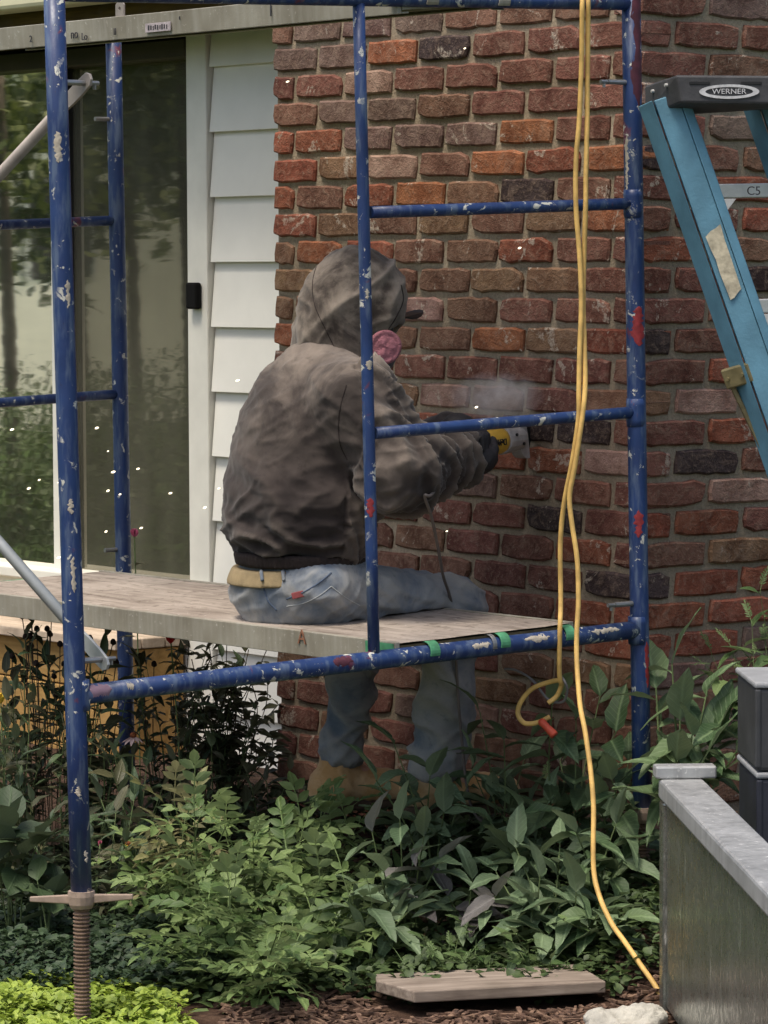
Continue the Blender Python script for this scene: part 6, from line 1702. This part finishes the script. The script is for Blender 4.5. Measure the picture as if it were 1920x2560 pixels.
# ================================================================== THE YARD MIRRORED IN THE DOOR GLASS (off to the left of the house)
def refl(px, py, dist):
    g = hit(px, py, hl(0, WO - .03, 0), NN); d = ray(px, py).normalized(); r_ = d - 2 * d.dot(NN) * NN
    return g + r_ * dist
M_TL = cover_mat('yard_tree_leaf', (0.07, 0.10, 0.025), (0.28, 0.32, 0.09)); M_TL2 = cover_mat('yard_hedge_leaf', (0.03, 0.055, 0.015), (0.12, 0.17, 0.05))
M_BARK = simple('yard_bark', (0.09, 0.07, 0.05), .9, 0, .35, 12, .6, 40, .02)
def crown(root, name, c, rad, n, L, mat, seed, gaps=.0):
    rr = random.Random(seed); V = []; Fc = []
    while len(V) < n * 4:
        v = Vector((rr.uniform(-1, 1), rr.uniform(-1, 1), rr.uniform(-1, 1)))
        if v.length > 1: continue
        p = c + Vector((v.x * rad[0], v.y * rad[1], v.z * rad[2]))
        if noise.noise(p * 1.1 + Vector((seed, 0, 0))) < gaps: continue
        d = Vector((rr.uniform(-1, 1), rr.uniform(-1, 1), rr.uniform(-.6, .4))).normalized(); s_ = d.cross(Vector((rr.uniform(-1, 1), rr.uniform(-1, 1), 1))).normalized(); l_ = L * rr.uniform(.6, 1.3)
        b0 = len(V); V += [p, p + d * l_ * .5 + s_ * l_ * .3, p + d * l_, p + d * l_ * .5 - s_ * l_ * .3]; Fc.append((b0, b0 + 1, b0 + 2, b0 + 3))
    Mi = MATW[root.name].inverted(); me = bpy.data.meshes.new(name); me.from_pydata([tuple(Mi @ v) for v in V], [], Fc)
    return mesh_obj(name, me, mat, root)
for i, (px, dist, cz, rad, n, gaps, lab, mt) in enumerate((
    (40, 10, 2.6, (1.3, 1.3, 1.5), 1500, .16, 'loose pale-leaved tree of the yard seen only as a reflection in the bare pane', M_TL),
    (330, 12, 2.6, (1.2, 1.2, 1.5), 4200, .02, 'darker tree of the yard reflected in the screened pane', M_TL2),
    (470, 9, 3.0, (.8, .8, 1.2), 2600, .02, 'tall dark tree of the yard reflected beside the door handle', M_TL2),
    (200, 17, 3.2, (2.2, 2.2, 1.8), 1800, .10, 'far pale tree of the yard reflected in the middle of the door', M_TL))):
    g = refl(px, 672, dist); g.z = -.1
    rt = thing('yard_tree', lab, 'tree', Matrix.Translation(g), 'yard trees beyond the house')
    bm = BM(); tube(bm, spline([g + Vector((0, 0, -.1)), g + Vector((.05, .02, 1.2)), g + Vector((-.05, .1, cz))], 4), [.05 - .003 * k_ for k_ in range(9)], 10); build('trunk', bm, M_BARK, rt, smooth=True)
    crown(rt, 'crown', Vector((g.x, g.y, cz)), rad, n, .11 if dist < 15 else .16, mt, i + 3, gaps)
for i, (px, dist, wdt, hgt, lab) in enumerate(((20, 6.5, .55, .85, 'dark rounded yard bush reflected low in the bare pane'), (250, 7.5, .6, .9, 'dark rounded yard bush reflected in the middle of the door'), (430, 8.2, .7, 1.0, 'dark yard bush reflected low beside the casing'), (120, 10.5, 1.0, .9, 'farther yard bush reflected between the others'))):
    g = refl(px, 672, dist); g.z = -.1; rt = thing('yard_bush', lab, 'bush', Matrix.Translation(g), 'yard bushes beyond the house')
    crown(rt, 'crown', Vector((g.x, g.y, hgt * .45)), (wdt, wdt, hgt * .6), 5200, .035, M_TL2, 20 + i, -.4)
hb = refl(300, 672, 26); hb.z = -.1; hd_ = Vector((.335, .946, 0)); MHb = frame(hb, Vector((.92, .39, 0)), ZZ)
nh = thing('neighbour_house', 'pale neighbouring house with dark windows, seen reflected in the door', 'house', MHb)
M_NH = simple('cream_house_paint', (0.88, 0.83, 0.68), .7, 0, .1, 2, 0)
bm = BM(); box(bm, MHb, (-9, 6), (0, 5), (0, 3.6)); build('wall', bm, M_NH, nh)
bm = BM(); hexa(bm, [MHb @ Vector(v) for v in ((-9.3, -.4, 3.6), (6.3, -.4, 3.6), (6.3, 5.4, 3.6), (-9.3, 5.4, 3.6), (-9.3, 2.2, 5.4), (6.3, 2.2, 5.4), (6.3, 2.8, 5.4), (-9.3, 2.8, 5.4))]); build('roof', bm, simple('grey_roof', (.10, .09, .085), .9), nh)
for x in (-5.2, -2.2, 0.9, 3.6):
    for z_ in ((1.5, 2.4),):
        bm = BM(); box(bm, MHb, (x - .4, x + .4), (-.03, -.002), z_); build('window', bm, M_BLACK, nh)
        for s_ in (-.46, .40): bm = BM(); box(bm, MHb, (x + s_, x + s_ + .06), (-.05, -.0305), (z_[0] - .05, z_[1] + .05)); build('window_trim', bm, M_TRIM, nh)

SC.cycles.volume_bounces = 2

# ------------------------------------------------------------------ pieces of a part hang under that part (thing > part > sub-part)
SUBS = {'boot_sole': 'boot', 'cuff': 'jacket', 'jacket_seam': 'jacket', 'hood_seam': 'hood', 'jean_seam': 'jeans', 'leather_patch': 'jeans', 'belt_loop': 'belt', 'pin_latch': 'brace_pin',
        'handle_bar': 'collar_nut', 'bracket_rivet': 'rail_bracket', 'cap_slot': 'top_cap', 'cap_rivet': 'top_cap', 'emblem_lettering': 'oval_emblem', 'tread_gusset': 'step_tread', 'tread_stamp': 'step_tread',
        'tool_lettering': 'motor_housing', 'housing_screw': 'gear_head', 'knuckle_pad': 'glove', 'filter_mount': 'respirator', 'mask_strap': 'respirator', 'label_print': 'rail_label', 'window_trim': 'window',
        'case_latch': 'case_body', 'corner_rib': 'case_body', 'flower_centre': None}
def centre(o):
    n = len(o.data.vertices); c = sum((o.data.vertices[i].co for i in range(0, n, max(1, n // 40))), Vector()) / len(range(0, n, max(1, n // 40)))
    return MATW[o.name] @ c
for o in [x for x in bpy.data.objects if x.parent is not None and x.type == 'MESH']:
    st = o.name.split('.')[0]
    if SUBS.get(st) and o.name in MATW:
        cand = [x for x in o.parent.children if x.type == 'MESH' and x.name.split('.')[0] == SUBS[st] and x.name in MATW]
        if cand:
            c = centre(o); p = min(cand, key=lambda x: (centre(x) - c).length)
            o.parent = p; o.matrix_basis = MATW[p.name].inverted() @ MATW[o.name]
